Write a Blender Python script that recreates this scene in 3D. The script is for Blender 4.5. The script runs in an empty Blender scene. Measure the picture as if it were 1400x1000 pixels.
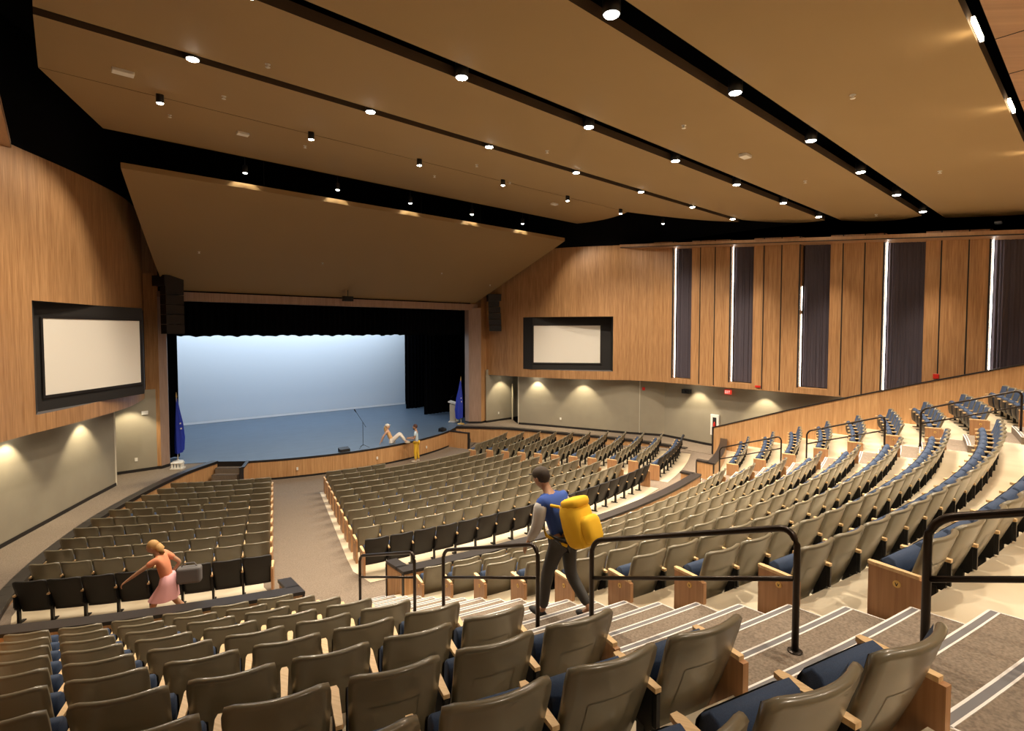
import bpy, math, random
from mathutils import Vector, Matrix
random.seed(7)
sc = bpy.context.scene
R_ = math.radians
sin, cos, pi = math.sin, math.cos, math.pi

# ------------------------------------------------------------------ camera, exposure, world
CAM = Vector((-10.8, -23.7, 6.06)); FPX = 725.0
cam_d = bpy.data.cameras.new('camera'); cam = bpy.data.objects.new('camera', cam_d)
sc.collection.objects.link(cam); sc.camera = cam
cam_d.sensor_fit = 'HORIZONTAL'; cam_d.sensor_width = 36.0
cam_d.lens = 36.0 * FPX / 1400.0
cam_d.shift_y = -(500.0 - 483.09) / 1400.0      # principal point a little above the middle
cam_d.clip_start = 0.1; cam_d.clip_end = 200
PITCH = R_(2.3764); YAW = math.atan2(.663, .749)
cam.location = CAM; cam.rotation_euler = (pi / 2 - PITCH, 0, -YAW)
vs = sc.view_settings
vs.view_transform = 'Standard'; vs.look = 'None'; vs.gamma = 1.0; vs.use_curve_mapping = False
vs.exposure = 0.0
w = bpy.data.worlds.new('world'); sc.world = w; w.use_nodes = True
w.node_tree.nodes['Background'].inputs[0].default_value = (.8, .85, 1, 1)
w.node_tree.nodes['Background'].inputs[1].default_value = 0.0

def look(loc, target):
    return (Vector(target) - Vector(loc)).to_track_quat('-Z', 'Y').to_euler()
def spot(loc, target, power, size, blend=.6, col=(1, .85, .66), rad=.07):
    d = bpy.data.lights.new('spot_lamp', 'SPOT'); d.energy = power; d.spot_size = R_(size)
    d.spot_blend = blend; d.color = col; d.shadow_soft_size = rad
    o = bpy.data.objects.new('spot_lamp', d); sc.collection.objects.link(o)
    o.location = loc; o.rotation_euler = look(loc, target); return o
def area(loc, target, power, sx, sy, col):
    d = bpy.data.lights.new('area_lamp', 'AREA'); d.shape = 'RECTANGLE'; d.size = sx; d.size_y = sy
    d.energy = power; d.color = col
    o = bpy.data.objects.new('area_lamp', d); sc.collection.objects.link(o)
    o.location = loc; o.rotation_euler = look(loc, target); return o
LX = [-8.8, -5.6, -2.45, .75, 3.9, 7.1, 10.2]          # the lamps of every ceiling slot stand in the same columns
SLOTS = [(-13.42, 10.62), (-16.6, 10.2), (-19.62, 9.88)]
HOUSE_W = 1750
DIM = {-8.8: .45, -5.6: .55, -2.45: .8, .75: 1, 3.9: 1.1, 7.1: 1.0, 10.2: .8}   # the left bank is dimmed
for sy, sz in SLOTS:
    for x in LX:
        if sy < -19 and x < -8: continue
        spot((x, sy, sz - .10), (x, sy - .001, 0), HOUSE_W * DIM[x], 100 if x < 10 else 66, 1)
for x in LX[:6]:
    spot((x, -10.2, 10.84), (x, -10.201, 0), HOUSE_W * (1.1 if x > 0 else .8), 140, .6)
for x in [-5.6, -2.45, .75, 3.9, 7.1, 10.2]:            # unseen spots added beside and behind the camera to light the near seats
    spot((x, -22.60, 9.4), (x, -22.601, 0), HOUSE_W * DIM[x] * .5, 100 if x < 10 else 66, 1)
for x in [-8.8, -5.6, -2.45, .75, 3.9, 7.1]:
    spot((x, -26.2, 9.4), (x, -26.201, 0), HOUSE_W * .42, 120, 1)
spot((-7.2, -7.0, 11.15), (-11.2, -7.6, 6.0), 700, 90, .5)     # unseen spots added behind the steep cloud to brighten the upper walls
spot((6.9, -7.2, 11.15), (11.0, -7.4, 6.0), 480, 90, .5)
# stage wash: cool light on the backdrop and the deck
area((-4.2, 7.2, 9.2), (-4.2, 9.7, 4.5), 520, 9, .5, (.86, .94, 1))
area((4.0, 7.2, 9.2), (4.0, 9.5, 4.5), 520, 8, .5, (.86, .94, 1))
area((0, 4.0, 8.8), (0, 3.6, .9), 260, 12, 1.5, (.66, .82, 1))

# ------------------------------------------------------------------ materials
MATS = {}
def mat(name, col, rough=.6, metal=0, emit=None, es=0, spec=.5, bump=None, noise=None, coat=0):
    """noise=(scale, second colour, stretch)"""
    if name in MATS: return MATS[name]
    m = bpy.data.materials.new(name); m.use_nodes = True; MATS[name] = m
    nt = m.node_tree; b = nt.nodes['Principled BSDF']
    b.inputs['Base Color'].default_value = (*col, 1); b.inputs['Roughness'].default_value = rough
    b.inputs['Metallic'].default_value = metal; b.inputs['Specular IOR Level'].default_value = spec
    if coat: b.inputs['Coat Weight'].default_value = coat; b.inputs['Coat Roughness'].default_value = .15
    if emit: b.inputs['Emission Color'].default_value = (*emit, 1); b.inputs['Emission Strength'].default_value = es
    if noise:
        tc = nt.nodes.new('ShaderNodeTexCoord'); mp = nt.nodes.new('ShaderNodeMapping')
        st = noise[2] if len(noise) > 2 else (1, 1, 1)
        mp.inputs['Scale'].default_value = st
        n = nt.nodes.new('ShaderNodeTexNoise'); n.inputs['Scale'].default_value = noise[0]; n.inputs['Detail'].default_value = 3
        r = nt.nodes.new('ShaderNodeValToRGB')
        r.color_ramp.elements[0].position = .35; r.color_ramp.elements[1].position = .65
        r.color_ramp.elements[0].color = (*col, 1); r.color_ramp.elements[1].color = (*noise[1], 1)
        nt.links.new(tc.outputs['Object'], mp.inputs[0]); nt.links.new(mp.outputs[0], n.inputs[0])
        nt.links.new(n.outputs[0], r.inputs[0]); nt.links.new(r.outputs[0], b.inputs['Base Color'])
        if bump:
            bp = nt.nodes.new('ShaderNodeBump'); bp.inputs['Strength'].default_value = bump; bp.inputs['Distance'].default_value = .01
            nt.links.new(n.outputs[0], bp.inputs['Height']); nt.links.new(bp.outputs[0], b.inputs['Normal'])
    return m
def wood(name, dark, light, rough=.45, src='UV', plank=.10, grain=28):
    if name in MATS: return MATS[name]
    m = bpy.data.materials.new(name); m.use_nodes = True; MATS[name] = m
    nt = m.node_tree; N = nt.nodes; L = nt.links; b = N['Principled BSDF']; b.inputs['Roughness'].default_value = rough
    tc = N.new('ShaderNodeTexCoord'); sp = N.new('ShaderNodeSeparateXYZ'); L.new(tc.outputs[src], sp.inputs[0])
    def math_(op, a, bval=None, b2=None):
        n = N.new('ShaderNodeMath'); n.operation = op
        if isinstance(a, (int, float)): n.inputs[0].default_value = a
        else: L.new(a, n.inputs[0])
        if bval is not None: n.inputs[1].default_value = bval
        if b2 is not None: L.new(b2, n.inputs[1])
        return n.outputs[0]
    if src == 'UV': u, v = sp.outputs[0], sp.outputs[1]
    else: u = math_('ADD', sp.outputs[0], None, sp.outputs[1]); v = sp.outputs[2]
    fl = math_('FLOOR', math_('DIVIDE', u, plank))
    wn = N.new('ShaderNodeTexWhiteNoise'); wn.noise_dimensions = '2D'
    cb = N.new('ShaderNodeCombineXYZ'); L.new(fl, cb.inputs[0]); cb.inputs[1].default_value = 3.0
    L.new(cb.outputs[0], wn.inputs['Vector'])
    cg = N.new('ShaderNodeCombineXYZ'); L.new(math_('MULTIPLY', u, grain), cg.inputs[0]); L.new(math_('MULTIPLY', v, 1.3), cg.inputs[1])
    L.new(math_('MULTIPLY', wn.outputs['Value'], 9), cg.inputs[2])
    n = N.new('ShaderNodeTexNoise'); n.inputs['Scale'].default_value = 1; n.inputs['Detail'].default_value = 4; L.new(cg.outputs[0], n.inputs[0])
    s = math_('ADD', math_('MULTIPLY', wn.outputs['Value'], .16), None, math_('MULTIPLY', n.outputs[0], .95))
    r = N.new('ShaderNodeValToRGB'); r.color_ramp.elements[0].position = .3; r.color_ramp.elements[1].position = .85
    r.color_ramp.elements[0].color = (*dark, 1); r.color_ramp.elements[1].color = (*light, 1)
    L.new(s, r.inputs[0]); L.new(r.outputs[0], b.inputs['Base Color'])
    return m
WALLWOOD = wood('wall_wood', (.30, .145, .055), (.56, .32, .145))
RAILWOOD = wood('rail_wood', (.38, .19, .075), (.62, .37, .17), plank=.11)
ENDWOOD = wood('end_wood', (.33, .16, .07), (.50, .28, .13), src='Object', plank=.5, grain=45)
LIGHTWOOD = wood('light_wood', (.58, .38, .18), (.78, .56, .30), src='Object', plank=.5, grain=60)
CANOPYWOOD = wood('canopy_wood', (.33, .18, .09), (.46, .27, .14), plank=.6, grain=14)
SHELL = mat('taupe_shell', (.172, .148, .094), .34, coat=.4, noise=(3, (.156, .132, .084)))
SHELLB = mat('black_shell', (.012, .011, .010), .6)
FABRIC = mat('blue_fabric', (.020, .038, .082), .8, noise=(160, (.029, .052, .105)), bump=.1)
BLACKM = mat('black_metal', (.012, .012, .013), .4, .3)
BRONZE = mat('bronze_rail', (.035, .026, .020), .32, .7)
CONC = mat('cream_concrete', (.72, .63, .47), .38, noise=(.9, (.56, .46, .31)))
CARPET = mat('taupe_carpet', (.235, .185, .138), .95, noise=(55, (.145, .112, .082), (1, 1, 1)), bump=.2)
WALLP = mat('taupe_wall', (.31, .275, .205), .8, noise=(2, (.295, .26, .195)))
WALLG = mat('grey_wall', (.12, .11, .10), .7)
CLOUD = mat('tan_cloud', (.34, .225, .098), .75, noise=(.6, (.33, .217, .094)))
VOID = mat('black_void', (.004, .004, .005), .95, spec=.1)
CAP = mat('dark_cap', (.018, .014, .013), .4)
BASE = mat('black_base', (.012, .010, .010), .5)
STAGE = mat('stage_floor', (.085, .125, .180), .42, noise=(1.5, (.075, .11, .16), (1, 3, 1)))
CYC = mat('cyc_cloth', (.66, .75, .85), .9)
CYCB = mat('cyc_hem', (.85, .9, .95), .8)
VELVET = mat('black_velvet', (.0025, .0028, .004), .95, spec=.05)
DRAPE = mat('drape_cloth', (.075, .062, .080), .9)
SCREEN = mat('screen_cloth', (.82, .78, .70), .7)
MASK = mat('screen_mask', (.014, .012, .011), .75)
LED = mat('led', (1, 1, 1), emit=(1, .95, .86), es=10)
LENS = mat('lens', (1, 1, 1), emit=(1, .93, .78), es=60)
LINEAR = mat('linear_lamp', (1, 1, 1), emit=(1, .84, .58), es=14)
WHITE = mat('white_paint', (.8, .78, .72), .5)
RED = mat('red_plastic', (.55, .02, .012), .4)
NOSE = mat('nosing_white', (.75, .72, .68), .5)
GREY = mat('nosing_grey', (.16, .155, .16), .6)
BRASS = mat('brass', (.75, .50, .16), .35, .6)
FLAGB = mat('flag_blue', (.012, .035, .42), .7)

# ------------------------------------------------------------------ mesh helpers
def mesh_obj(name, verts, faces, m, parent=None, smooth=False, uvs=None, loc=None):
    me = bpy.data.meshes.new(name); me.from_pydata([tuple(v) for v in verts], [], faces)
    for x in (m if isinstance(m, (list, tuple)) else [m]): me.materials.append(x)
    if smooth:
        for p in me.polygons: p.use_smooth = True
    if uvs:
        l = me.uv_layers.new(name='UVMap')
        for p in me.polygons:
            for li in p.loop_indices: l.data[li].uv = uvs[me.loops[li].vertex_index]
    me.update()
    o = bpy.data.objects.new(name, me); sc.collection.objects.link(o)
    if parent: o.parent = parent
    if loc: o.location = loc
    return o
def tag(o, label=None, cat=None, group=None, kind=None):
    if label: o['label'] = label
    if cat: o['category'] = cat
    if group: o['group'] = group
    if kind: o['kind'] = kind
    return o
def struct(o): o['kind'] = 'structure'; return o
def empty(name, loc=(0, 0, 0), rz=0):
    o = bpy.data.objects.new(name, None); sc.collection.objects.link(o)
    o.empty_display_size = .2; o.location = loc; o.rotation_euler = (0, 0, rz); return o
class MB:
    def __init__(s): s.v = []; s.f = []; s.uv = []; s.mi = []
    def add(s, vs_, fs, uv=None, mi=0):
        b = len(s.v); s.v += [tuple(x) for x in vs_]; s.f += [tuple(i + b for i in f) for f in fs]
        s.uv += uv if uv else [(x[0] + x[1], x[2]) for x in vs_]; s.mi += [mi] * len(fs)
    def box(s, x0, x1, y0, y1, z0, z1, rz=0, c=(0, 0), mi=0):
        P = [(x, y, z) for z in (z0, z1) for x, y in ((x0, y0), (x1, y0), (x1, y1), (x0, y1))]
        if rz:
            P = [(c[0] + (x - c[0]) * cos(rz) - (y - c[1]) * sin(rz), c[1] + (x - c[0]) * sin(rz) + (y - c[1]) * cos(rz), z) for x, y, z in P]
        s.add(P, [(0, 3, 2, 1), (4, 5, 6, 7), (0, 1, 5, 4), (1, 2, 6, 5), (2, 3, 7, 6), (3, 0, 4, 7)], mi=mi)
    def prism(s, pts, z0, z1, z1b=None, mi=0):
        n = len(pts); f0 = z0 if callable(z0) else (lambda x, y: z0); f1 = z1 if callable(z1) else (lambda x, y: z1)
        P = [(x, y, f0(x, y)) for x, y in pts] + [(x, y, f1(x, y)) for x, y in pts]
        s.add(P, [tuple(range(n - 1, -1, -1)), tuple(range(n, 2 * n))] + [(i, (i + 1) % n, n + (i + 1) % n, n + i) for i in range(n)], mi=mi)
    def tube(s, pts, r, n=8, mi=0, caps=True):
        pts = [Vector(p) for p in pts]; rings = []; up = Vector((0, 0, 1)); m = len(pts)
        rr = r if isinstance(r, (list, tuple)) else [r] * m
        for i, p in enumerate(pts):
            t = (pts[min(i + 1, m - 1)] - pts[max(i - 1, 0)]).normalized()
            a = t.cross(up if abs(t.z) < .95 else Vector((1, 0, 0))).normalized(); b = t.cross(a)
            rings.append([p + (a * cos(2 * pi * k / n) + b * sin(2 * pi * k / n)) * rr[i] for k in range(n)])
        V = [v for q in rings for v in q]
        F = [(i * n + k, i * n + (k + 1) % n, (i + 1) * n + (k + 1) % n, (i + 1) * n + k) for i in range(m - 1) for k in range(n)]
        if caps: F += [tuple(range(n - 1, -1, -1)), tuple(range((m - 1) * n, m * n))]
        s.add(V, F, mi=mi)
    def lathe(s, prof, c=(0, 0, 0), n=16, mi=0):
        V = [(c[0] + r * cos(2 * pi * k / n), c[1] + r * sin(2 * pi * k / n), c[2] + z) for r, z in prof for k in range(n)]
        m = len(prof)
        F = [(i * n + k, i * n + (k + 1) % n, (i + 1) * n + (k + 1) % n, (i + 1) * n + k) for i in range(m - 1) for k in range(n)]
        F += [tuple(range(n - 1, -1, -1)), tuple(range((m - 1) * n, m * n))]
        s.add(V, F, mi=mi)
    def build(s, name, m, parent=None, smooth=False, loc=None):
        o = mesh_obj(name, s.v, s.f, m, parent, smooth, s.uv, loc)
        for p, i in zip(o.data.polygons, s.mi): p.material_index = i
        return o
def bevel(o, w_=.006, seg=2):
    b = o.modifiers.new('bevel', 'BEVEL'); b.width = w_; b.segments = seg; b.limit_method = 'ANGLE'; return o
def wall_strip(mb, path, z0, z1, mi=0, thick=0, u0=0, flip=False):
    """vertical wall along a plan path; z0/z1 numbers or functions of arc length"""
    u = u0; S = [u]
    for a, b in zip(path, path[1:]): u += math.hypot(b[0] - a[0], b[1] - a[1]); S.append(u)
    f0 = z0 if callable(z0) else (lambda q: z0); f1 = z1 if callable(z1) else (lambda q: z1)
    n = len(path)
    def off(i):
        a = path[max(i - 1, 0)]; b = path[min(i + 1, n - 1)]; d = math.hypot(b[0] - a[0], b[1] - a[1]) or 1
        return (-(b[1] - a[1]) / d * thick, (b[0] - a[0]) / d * thick)
    V = []; UV = []
    for i, (x, y) in enumerate(path):
        V += [(x, y, f0(S[i])), (x, y, f1(S[i]))]; UV += [(S[i], f0(S[i])), (S[i], f1(S[i]))]
    F = [(2 * i, 2 * i + 2, 2 * i + 3, 2 * i + 1) for i in range(n - 1)]
    if thick:
        b = len(V)
        for i, (x, y) in enumerate(path):
            o = off(i); V += [(x + o[0], y + o[1], f0(S[i])), (x + o[0], y + o[1], f1(S[i]))]; UV += [(S[i], f0(S[i])), (S[i], f1(S[i]) )]
        for i in range(n - 1):
            F.append((b + 2 * i, b + 2 * i + 1, b + 2 * i + 3, b + 2 * i + 2))
            F.append((2 * i + 1, 2 * i + 3, b + 2 * i + 3, b + 2 * i + 1)); F.append((2 * i, b + 2 * i, b + 2 * i + 2, 2 * i + 2))
        F.append((0, 1, b + 1, b)); e = 2 * n - 2; F.append((e, b + e, b + e + 1, e + 1))
    mb.add(V, F, UV, mi); return S
def resample(path, step):
    out = [path[0]]
    for a, b in zip(path, path[1:]):
        d = math.hypot(b[0] - a[0], b[1] - a[1]); n = max(1, int(round(d / step)))
        out += [(a[0] + (b[0] - a[0]) * i / n, a[1] + (b[1] - a[1]) * i / n) for i in range(1, n + 1)]
    return out
def smoothp(path, it=2):
    for _ in range(it):
        q = [path[0]]
        for a, b in zip(path, path[1:]):
            q += [(a[0] * .75 + b[0] * .25, a[1] * .75 + b[1] * .25), (a[0] * .25 + b[0] * .75, a[1] * .25 + b[1] * .75)]
        path = q + [path[-1]]
    return path

# ------------------------------------------------------------------ plan of the house
YC = 8.1                                             # every row is an arc about (0, YC)
def RF(k): return 12.7 + .841 * k + (.086 if k == 11 else 0)
def ZF(k): return .07 + .057 * k
def RU(k): return 23.74 + .867 * k
def ZU(k): return .679 + .327 * k
def yat(R, x): return YC - math.sqrt(max(R * R - x * x, 0))
def arcx(R, x0, x1, n=24): return [(x0 + (x1 - x0) * i / n, yat(R, x0 + (x1 - x0) * i / n)) for i in range(n + 1)]
def fz(x, y):
    R = math.hypot(x, y - YC); return max(.08, min(.72, .07 + .0678 * (R - 12.6)))
def project(p):
    fw = Vector((.663, .749, 0)).normalized(); rt = Vector((fw.y, -fw.x, 0))
    Fv = fw * cos(PITCH) + Vector((0, 0, -sin(PITCH))); U = rt.cross(Fv)
    v = Vector(p) - CAM; d = v.dot(Fv)
    if d < .2: return None
    return 700 + FPX * v.dot(rt) / d, 483.09 - FPX * v.dot(U) / d, d

# ---- floor (carpet) of the lower house: polar grid
mb = MB(); NT, NR = 60, 30
for j in range(NR + 1):
    R = 9.5 + (24.6 - 9.5) * j / NR
    for i in range(NT + 1):
        th = R_(-47 + 94 * i / NT); x, y = R * sin(th), YC - R * cos(th); mb.v.append((x, y, fz(x, y))); mb.uv.append((x, y))
for j in range(NR):
    for i in range(NT):
        a = j * (NT + 1) + i; mb.f.append((a, a + NT + 1, a + NT + 2, a + 1)); mb.mi.append(0)
struct(mb.build('floor', CARPET))

# front blocks: seat runs
LL = [-7.76, -8.25, -8.73, -9.21, -9.65, -10.05, -10.42, -10.69, -10.95, -11.17, -11.37]
LR = [-4.98 - .249 * k for k in range(11)]
CL = [-3.26 - .246 * k for k in range(11)]
CR = [2.35 + .225 * k for k in range(11)]; CR[10] = 4.69
RL = [3.72, 4.1, 4.33, 4.55, 4.74, 4.93, 5.12, 5.3, 5.5, 5.72, 5.6]
RR = [6.73, 7.29, 7.75, 8.12, 8.52, 8.92, 9.3, 9.58, 9.84, 10.0, 10.15]
# concrete under the front blocks (slightly proud of the carpet)
def slab(xl, xr, name):
    mb = MB(); n = 14; Rs = [RF(k) - .55 for k in range(1, 12)] + [RF(11) + .25]
    for j, R in enumerate(Rs):
        a = xl[min(j, 10)] - .01; b = xr[min(j, 10)] + .01
        for i in range(n + 1):
            x = a + (b - a) * i / n; y = yat(R, x); mb.v.append((x, y, fz(x, y) + .006)); mb.uv.append((x, y))
    for j in range(len(Rs) - 1):
        for i in range(n):
            a = j * (n + 1) + i; mb.f.append((a, a + n + 1, a + n + 2, a + 1)); mb.mi.append(0)
    return struct(mb.build(name, CONC))
slab(LL, LR, 'seating_slab'); slab(CL, CR, 'seating_slab'); slab(RL, RR, 'seating_slab')

# ---- upper tiers
XL, XR = -11.66, 10.8
AL0, AL1 = -7.80, -5.90        # left stair
AR0, AR1 = 4.92, 6.52          # right stair
KMAX = 14
tier = MB()
for k in range(1, KMAX + 1):
    R0, R1 = RU(k) - 1.0, RU(k) - .133
    zprev = ZU(k - 1) if k > 1 else .60
    A = arcx(R0, XL, XR, 40); B = arcx(R1, XL, XR, 40); z = ZU(k)
    V = [(x, y, zprev) for x, y in A] + [(x, y, z) for x, y in A] + [(x, y, z) for x, y in B]
    n = 41; F = []
    for i in range(40):
        F += [(i, i + 1, n + i + 1, n + i), (n + i, n + i + 1, 2 * n + i + 1, 2 * n + i)]
    tier.add(V, F, [(v[0], v[1]) for v in V])
struct(tier.build('seating_tiers', CONC))
def stair(x0, x1, name):
    mb = MB(); ns = MB(); ng = MB()
    def block(Ra, Rb, z0, z1):
        A = arcx(Ra, x0, x1, 6); B = arcx(Rb, x0, x1, 6); pts = A + B[::-1]; mb.prism(pts, z0, z1)
        for r0, r1, t, dz in ((Ra - .004, Ra + .010, ns, .004), (Ra + .010, Ra + .050, ng, .003), (Ra + .050, Ra + .062, ns, .004)):
            t.prism(arcx(r0, x0, x1, 6) + arcx(r1, x0, x1, 6)[::-1], z1 - .004, z1 + dz)
        for xe in (x0, x1):                                       # side nosing of the half step
            ns.prism([(xe - .006, yat(Ra, xe)), (xe + .006, yat(Ra, xe)), (xe + .006, yat(Rb, xe)), (xe - .006, yat(Rb, xe))], z1 - .012, z1 + .004)
    block(RU(1) - 1.0 - .36, RU(1) - 1.0, .69, .86)
    for k in range(1, KMAX):
        R0 = RU(k) - 1.0
        block(R0 + .0, R0 + .4335, ZU(k) - .05, ZU(k) + .006)
        block(R0 + .4335, R0 + .867, ZU(k) - .05, ZU(k) + .1635)
    o = struct(mb.build(name, CARPET)); ns.build('stair_nosing', NOSE, o); ng.build('stair_grip', GREY, o)
stair(AL0, AL1, 'stair_left'); stair(AR0, AR1, 'stair_right')

# ---- rail wall in front of the tiers
def railwall(x0, x1, name, ends):
    r0, r1 = 23.50, 23.72
    A = arcx(r0, x0, x1, 20); B = arcx(r1, x0, x1, 20)
    mb = MB(); wall_strip(mb, A, .66, 1.44); wall_strip(mb, B, .66, 1.44)
    for p, q in ((A[0], B[0]), (A[-1], B[-1])): wall_strip(mb, [p, q], .66, 1.44)
    o = struct(mb.build(name, RAILWOOD))
    c = MB(); A2 = arcx(r0 - .03, x0 - .015, x1 + .015, 20); B2 = arcx(r1 + .03, x0 - .015, x1 + .015, 20)
    c.prism(A2 + B2[::-1], 1.43, 1.49)
    for xe, s in ends:                                             # return turning towards the cross aisle
        rr = 23.08; xi = xe - s * .20
        P = [(xe + s * .015, yat(rr, xe)), (xi, yat(rr, xi)), (xi, yat(r0, xi)), (xe + s * .015, yat(r0, xe))]
        c.prism(P[::s], 1.43, 1.49)
        w2 = MB(); w2.prism([(xe, yat(rr + .02, xe)), (xi + s * .02, yat(rr + .02, xi)), (xi + s * .02, yat(r0 + .01, xi)), (xe, yat(r0 + .01, xe))][::s], .66, 1.43); w2.build('wall_return', RAILWOOD, o)
        c.box(xe - .018, xe + .018, yat(rr + .01, xe) - .018, yat(rr + .01, xe) + .018, .66, 1.43)
    for xe in (x0, x1): c.box(xe - .018, xe + .018, yat(r1 - .01, xe) - .018, yat(r1 - .01, xe) + .018, .66, 1.43)
    c.build('rail_cap', CAP, o)
railwall(-11.66, -7.48, 'rail_wall_left', [(-7.48, 1)]); railwall(-5.78, 4.85, 'rail_wall_centre', [(-5.78, -1), (4.85, 1)])
railwall(6.5, 10.78, 'rail_wall_right', [(6.5, -1)])

# ---- sloping side walls of the tiers
def sidewall(x, sgn, name):
    ys = [-12.4, -15.5, -17.7, -19.6, -22.0, -24.5, -27.8]; zt = [1.87, 2.98, 3.72, 4.33, 5.05, 5.8, 6.9]
    T = .16 * sgn
    V = []; 
    for xx in (x, x + T):
        for y, z in zip(ys, zt): V += [(xx, y, .5), (xx, y, z)]
    n = 2 * len(ys); F = []
    for i in range(0, n - 2, 2):
        F += [(i, i + 2, i + 3, i + 1), (n + i, n + i + 1, n + i + 3, n + i + 2), (i + 1, i + 3, n + i + 3, n + i + 1)]
    F.append((0, 1, n + 1, n))
    o = struct(mesh_obj(name, V, F, RAILWOOD, uvs=[(v[1] + v[0], v[2]) for v in V]))
    c = MB(); 
    P = [(y, z) for y, z in zip(ys, zt)]
    for (ya, za), (yb, zb) in zip(P, P[1:]):
        a, b = min(x - .02, x + T + .02), max(x - .02, x + T + .02)
        c.add([(a, ya, za), (b, ya, za), (b, yb, zb), (a, yb, zb), (a, ya, za + .05), (b, ya, za + .05), (b, yb, zb + .05), (a, yb, zb + .05)],
              [(0, 3, 2, 1), (4, 5, 6, 7), (0, 1, 5, 4), (1, 2, 6, 5), (2, 3, 7, 6), (3, 0, 4, 7)])
    c.box(min(x, x + T) - .02, max(x, x + T) + .02, -12.44, -12.37, .68, 1.92)
    c.build('wall_cap', CAP, o)
sidewall(10.8, 1, 'side_wall_right'); sidewall(-11.66, -1, 'side_wall_left')

# ---- raised side paths with wooden kerb walls
RK = [(5.75, -.45), (6.7, -1.45), (7.65, -2.75), (8.9, -5.35), (10.3, -8.2), (10.75, -10.3), (10.8, -11.1)]
LK = [(-5.75, -.40), (-6.5, -1.0), (-7.3, -1.75), (-9.5, -4.7), (-10.65, -7.0), (-11.3, -8.75), (-11.6, -10.2), (-11.66, -12.4)]
RB = [(7.85, -.42), (11.4, -.40), (8.88, -2.0), (10.2, -4.7), (11.54, -7.5), (12.46, -8.96), (12.3, -12), (12.3, -28)]
LB = [(-7.55, -.12), (-11.0, -.15), (-9.09, -1.76), (-10.68, -4.43), (-11.8, -6.3), (-12.8, -8.9), (-12.7, -12), (-12.7, -28)]
def pz(x, y): return .885 if y > -3 else max(.735, .885 - (-3 - y) * .018)
def sidepath(K, Bk, name):
    mb = MB(); n = 40
    def res(path, n):
        S = [0]
        for a, b in zip(path, path[1:]): S.append(S[-1] + math.hypot(b[0] - a[0], b[1] - a[1]))
        out = []
        for i in range(n + 1):
            t = S[-1] * i / n; j = 0
            while j < len(S) - 2 and S[j + 1] < t: j += 1
            f = (t - S[j]) / (S[j + 1] - S[j]); out.append((path[j][0] + (path[j + 1][0] - path[j][0]) * f, path[j][1] + (path[j + 1][1] - path[j][1]) * f))
        return out
    s = 1 if K[0][0] > 0 else -1
    inner = res(smoothp(K, 2), n); outer = res([(s * 7.4, .3)] + [Bk[0], (s * 9.8, Bk[1][1])] + [Bk[2], Bk[3], Bk[4], Bk[5], (Bk[6][0], K[-1][1])], n)
    for i in range(n + 1):
        mb.v += [(*inner[i], pz(*inner[i])), (*outer[i], pz(*outer[i]))]; mb.uv += [inner[i], outer[i]]
    for i in range(n): mb.f.append((2 * i, 2 * i + 2, 2 * i + 3, 2 * i + 1)); mb.mi.append(0)
    o = struct(mb.build(name, CARPET))
    k = MB(); kp = smoothp(K, 2); 
    S = [0]
    for a, b in zip(kp, kp[1:]): S.append(S[-1] + math.hypot(b[0] - a[0], b[1] - a[1]))
    wall_strip(k, kp, 0.0, lambda q: min(pz(*kp[min(range(len(S)), key=lambda i: abs(S[i] - q))]) + .0, 1))
    struct(k.build('kerb_wall', RAILWOOD))
    c = MB()
    for a, b in zip(kp, kp[1:]):
        d = math.hypot(b[0] - a[0], b[1] - a[1]); nx, ny = -(b[1] - a[1]) / d * .24, (b[0] - a[0]) / d * .24
        if (nx > 0) != (s > 0): nx, ny = -nx, -ny
        za, zb = pz(*a) + .045, pz(*b) + .045
        P = [(a[0] - nx * .15, a[1] - ny * .15), (b[0] - nx * .15, b[1] - ny * .15), (b[0] + nx, b[1] + ny), (a[0] + nx, a[1] + ny)]
        V = [(P[0][0], P[0][1], za - .10), (P[1][0], P[1][1], zb - .10), (P[2][0], P[2][1], zb - .08), (P[3][0], P[3][1], za - .08),
             (P[0][0], P[0][1], za), (P[1][0], P[1][1], zb), (P[2][0], P[2][1], zb), (P[3][0], P[3][1], za)]
        c.add(V, [(0, 3, 2, 1), (4, 5, 6, 7), (0, 1, 5, 4), (1, 2, 6, 5), (2, 3, 7, 6), (3, 0, 4, 7)])
    struct(c.build('kerb_cap', CAP))
sidepath(RK, RB, 'path_right'); sidepath(LK, LB, 'path_left')
# floor behind the side walls (outer aisle up to the rear)
mb = MB(); mb.prism([(10.7, -10.8), (10.7, -28), (12.6, -28), (12.6, -10.8)][::-1], .5, .735); mb.prism([(-11.6, -12.2), (-11.6, -28), (-13, -28), (-13, -12.2)], .5, .735)
struct(mb.build('floor', CARPET))

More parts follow.
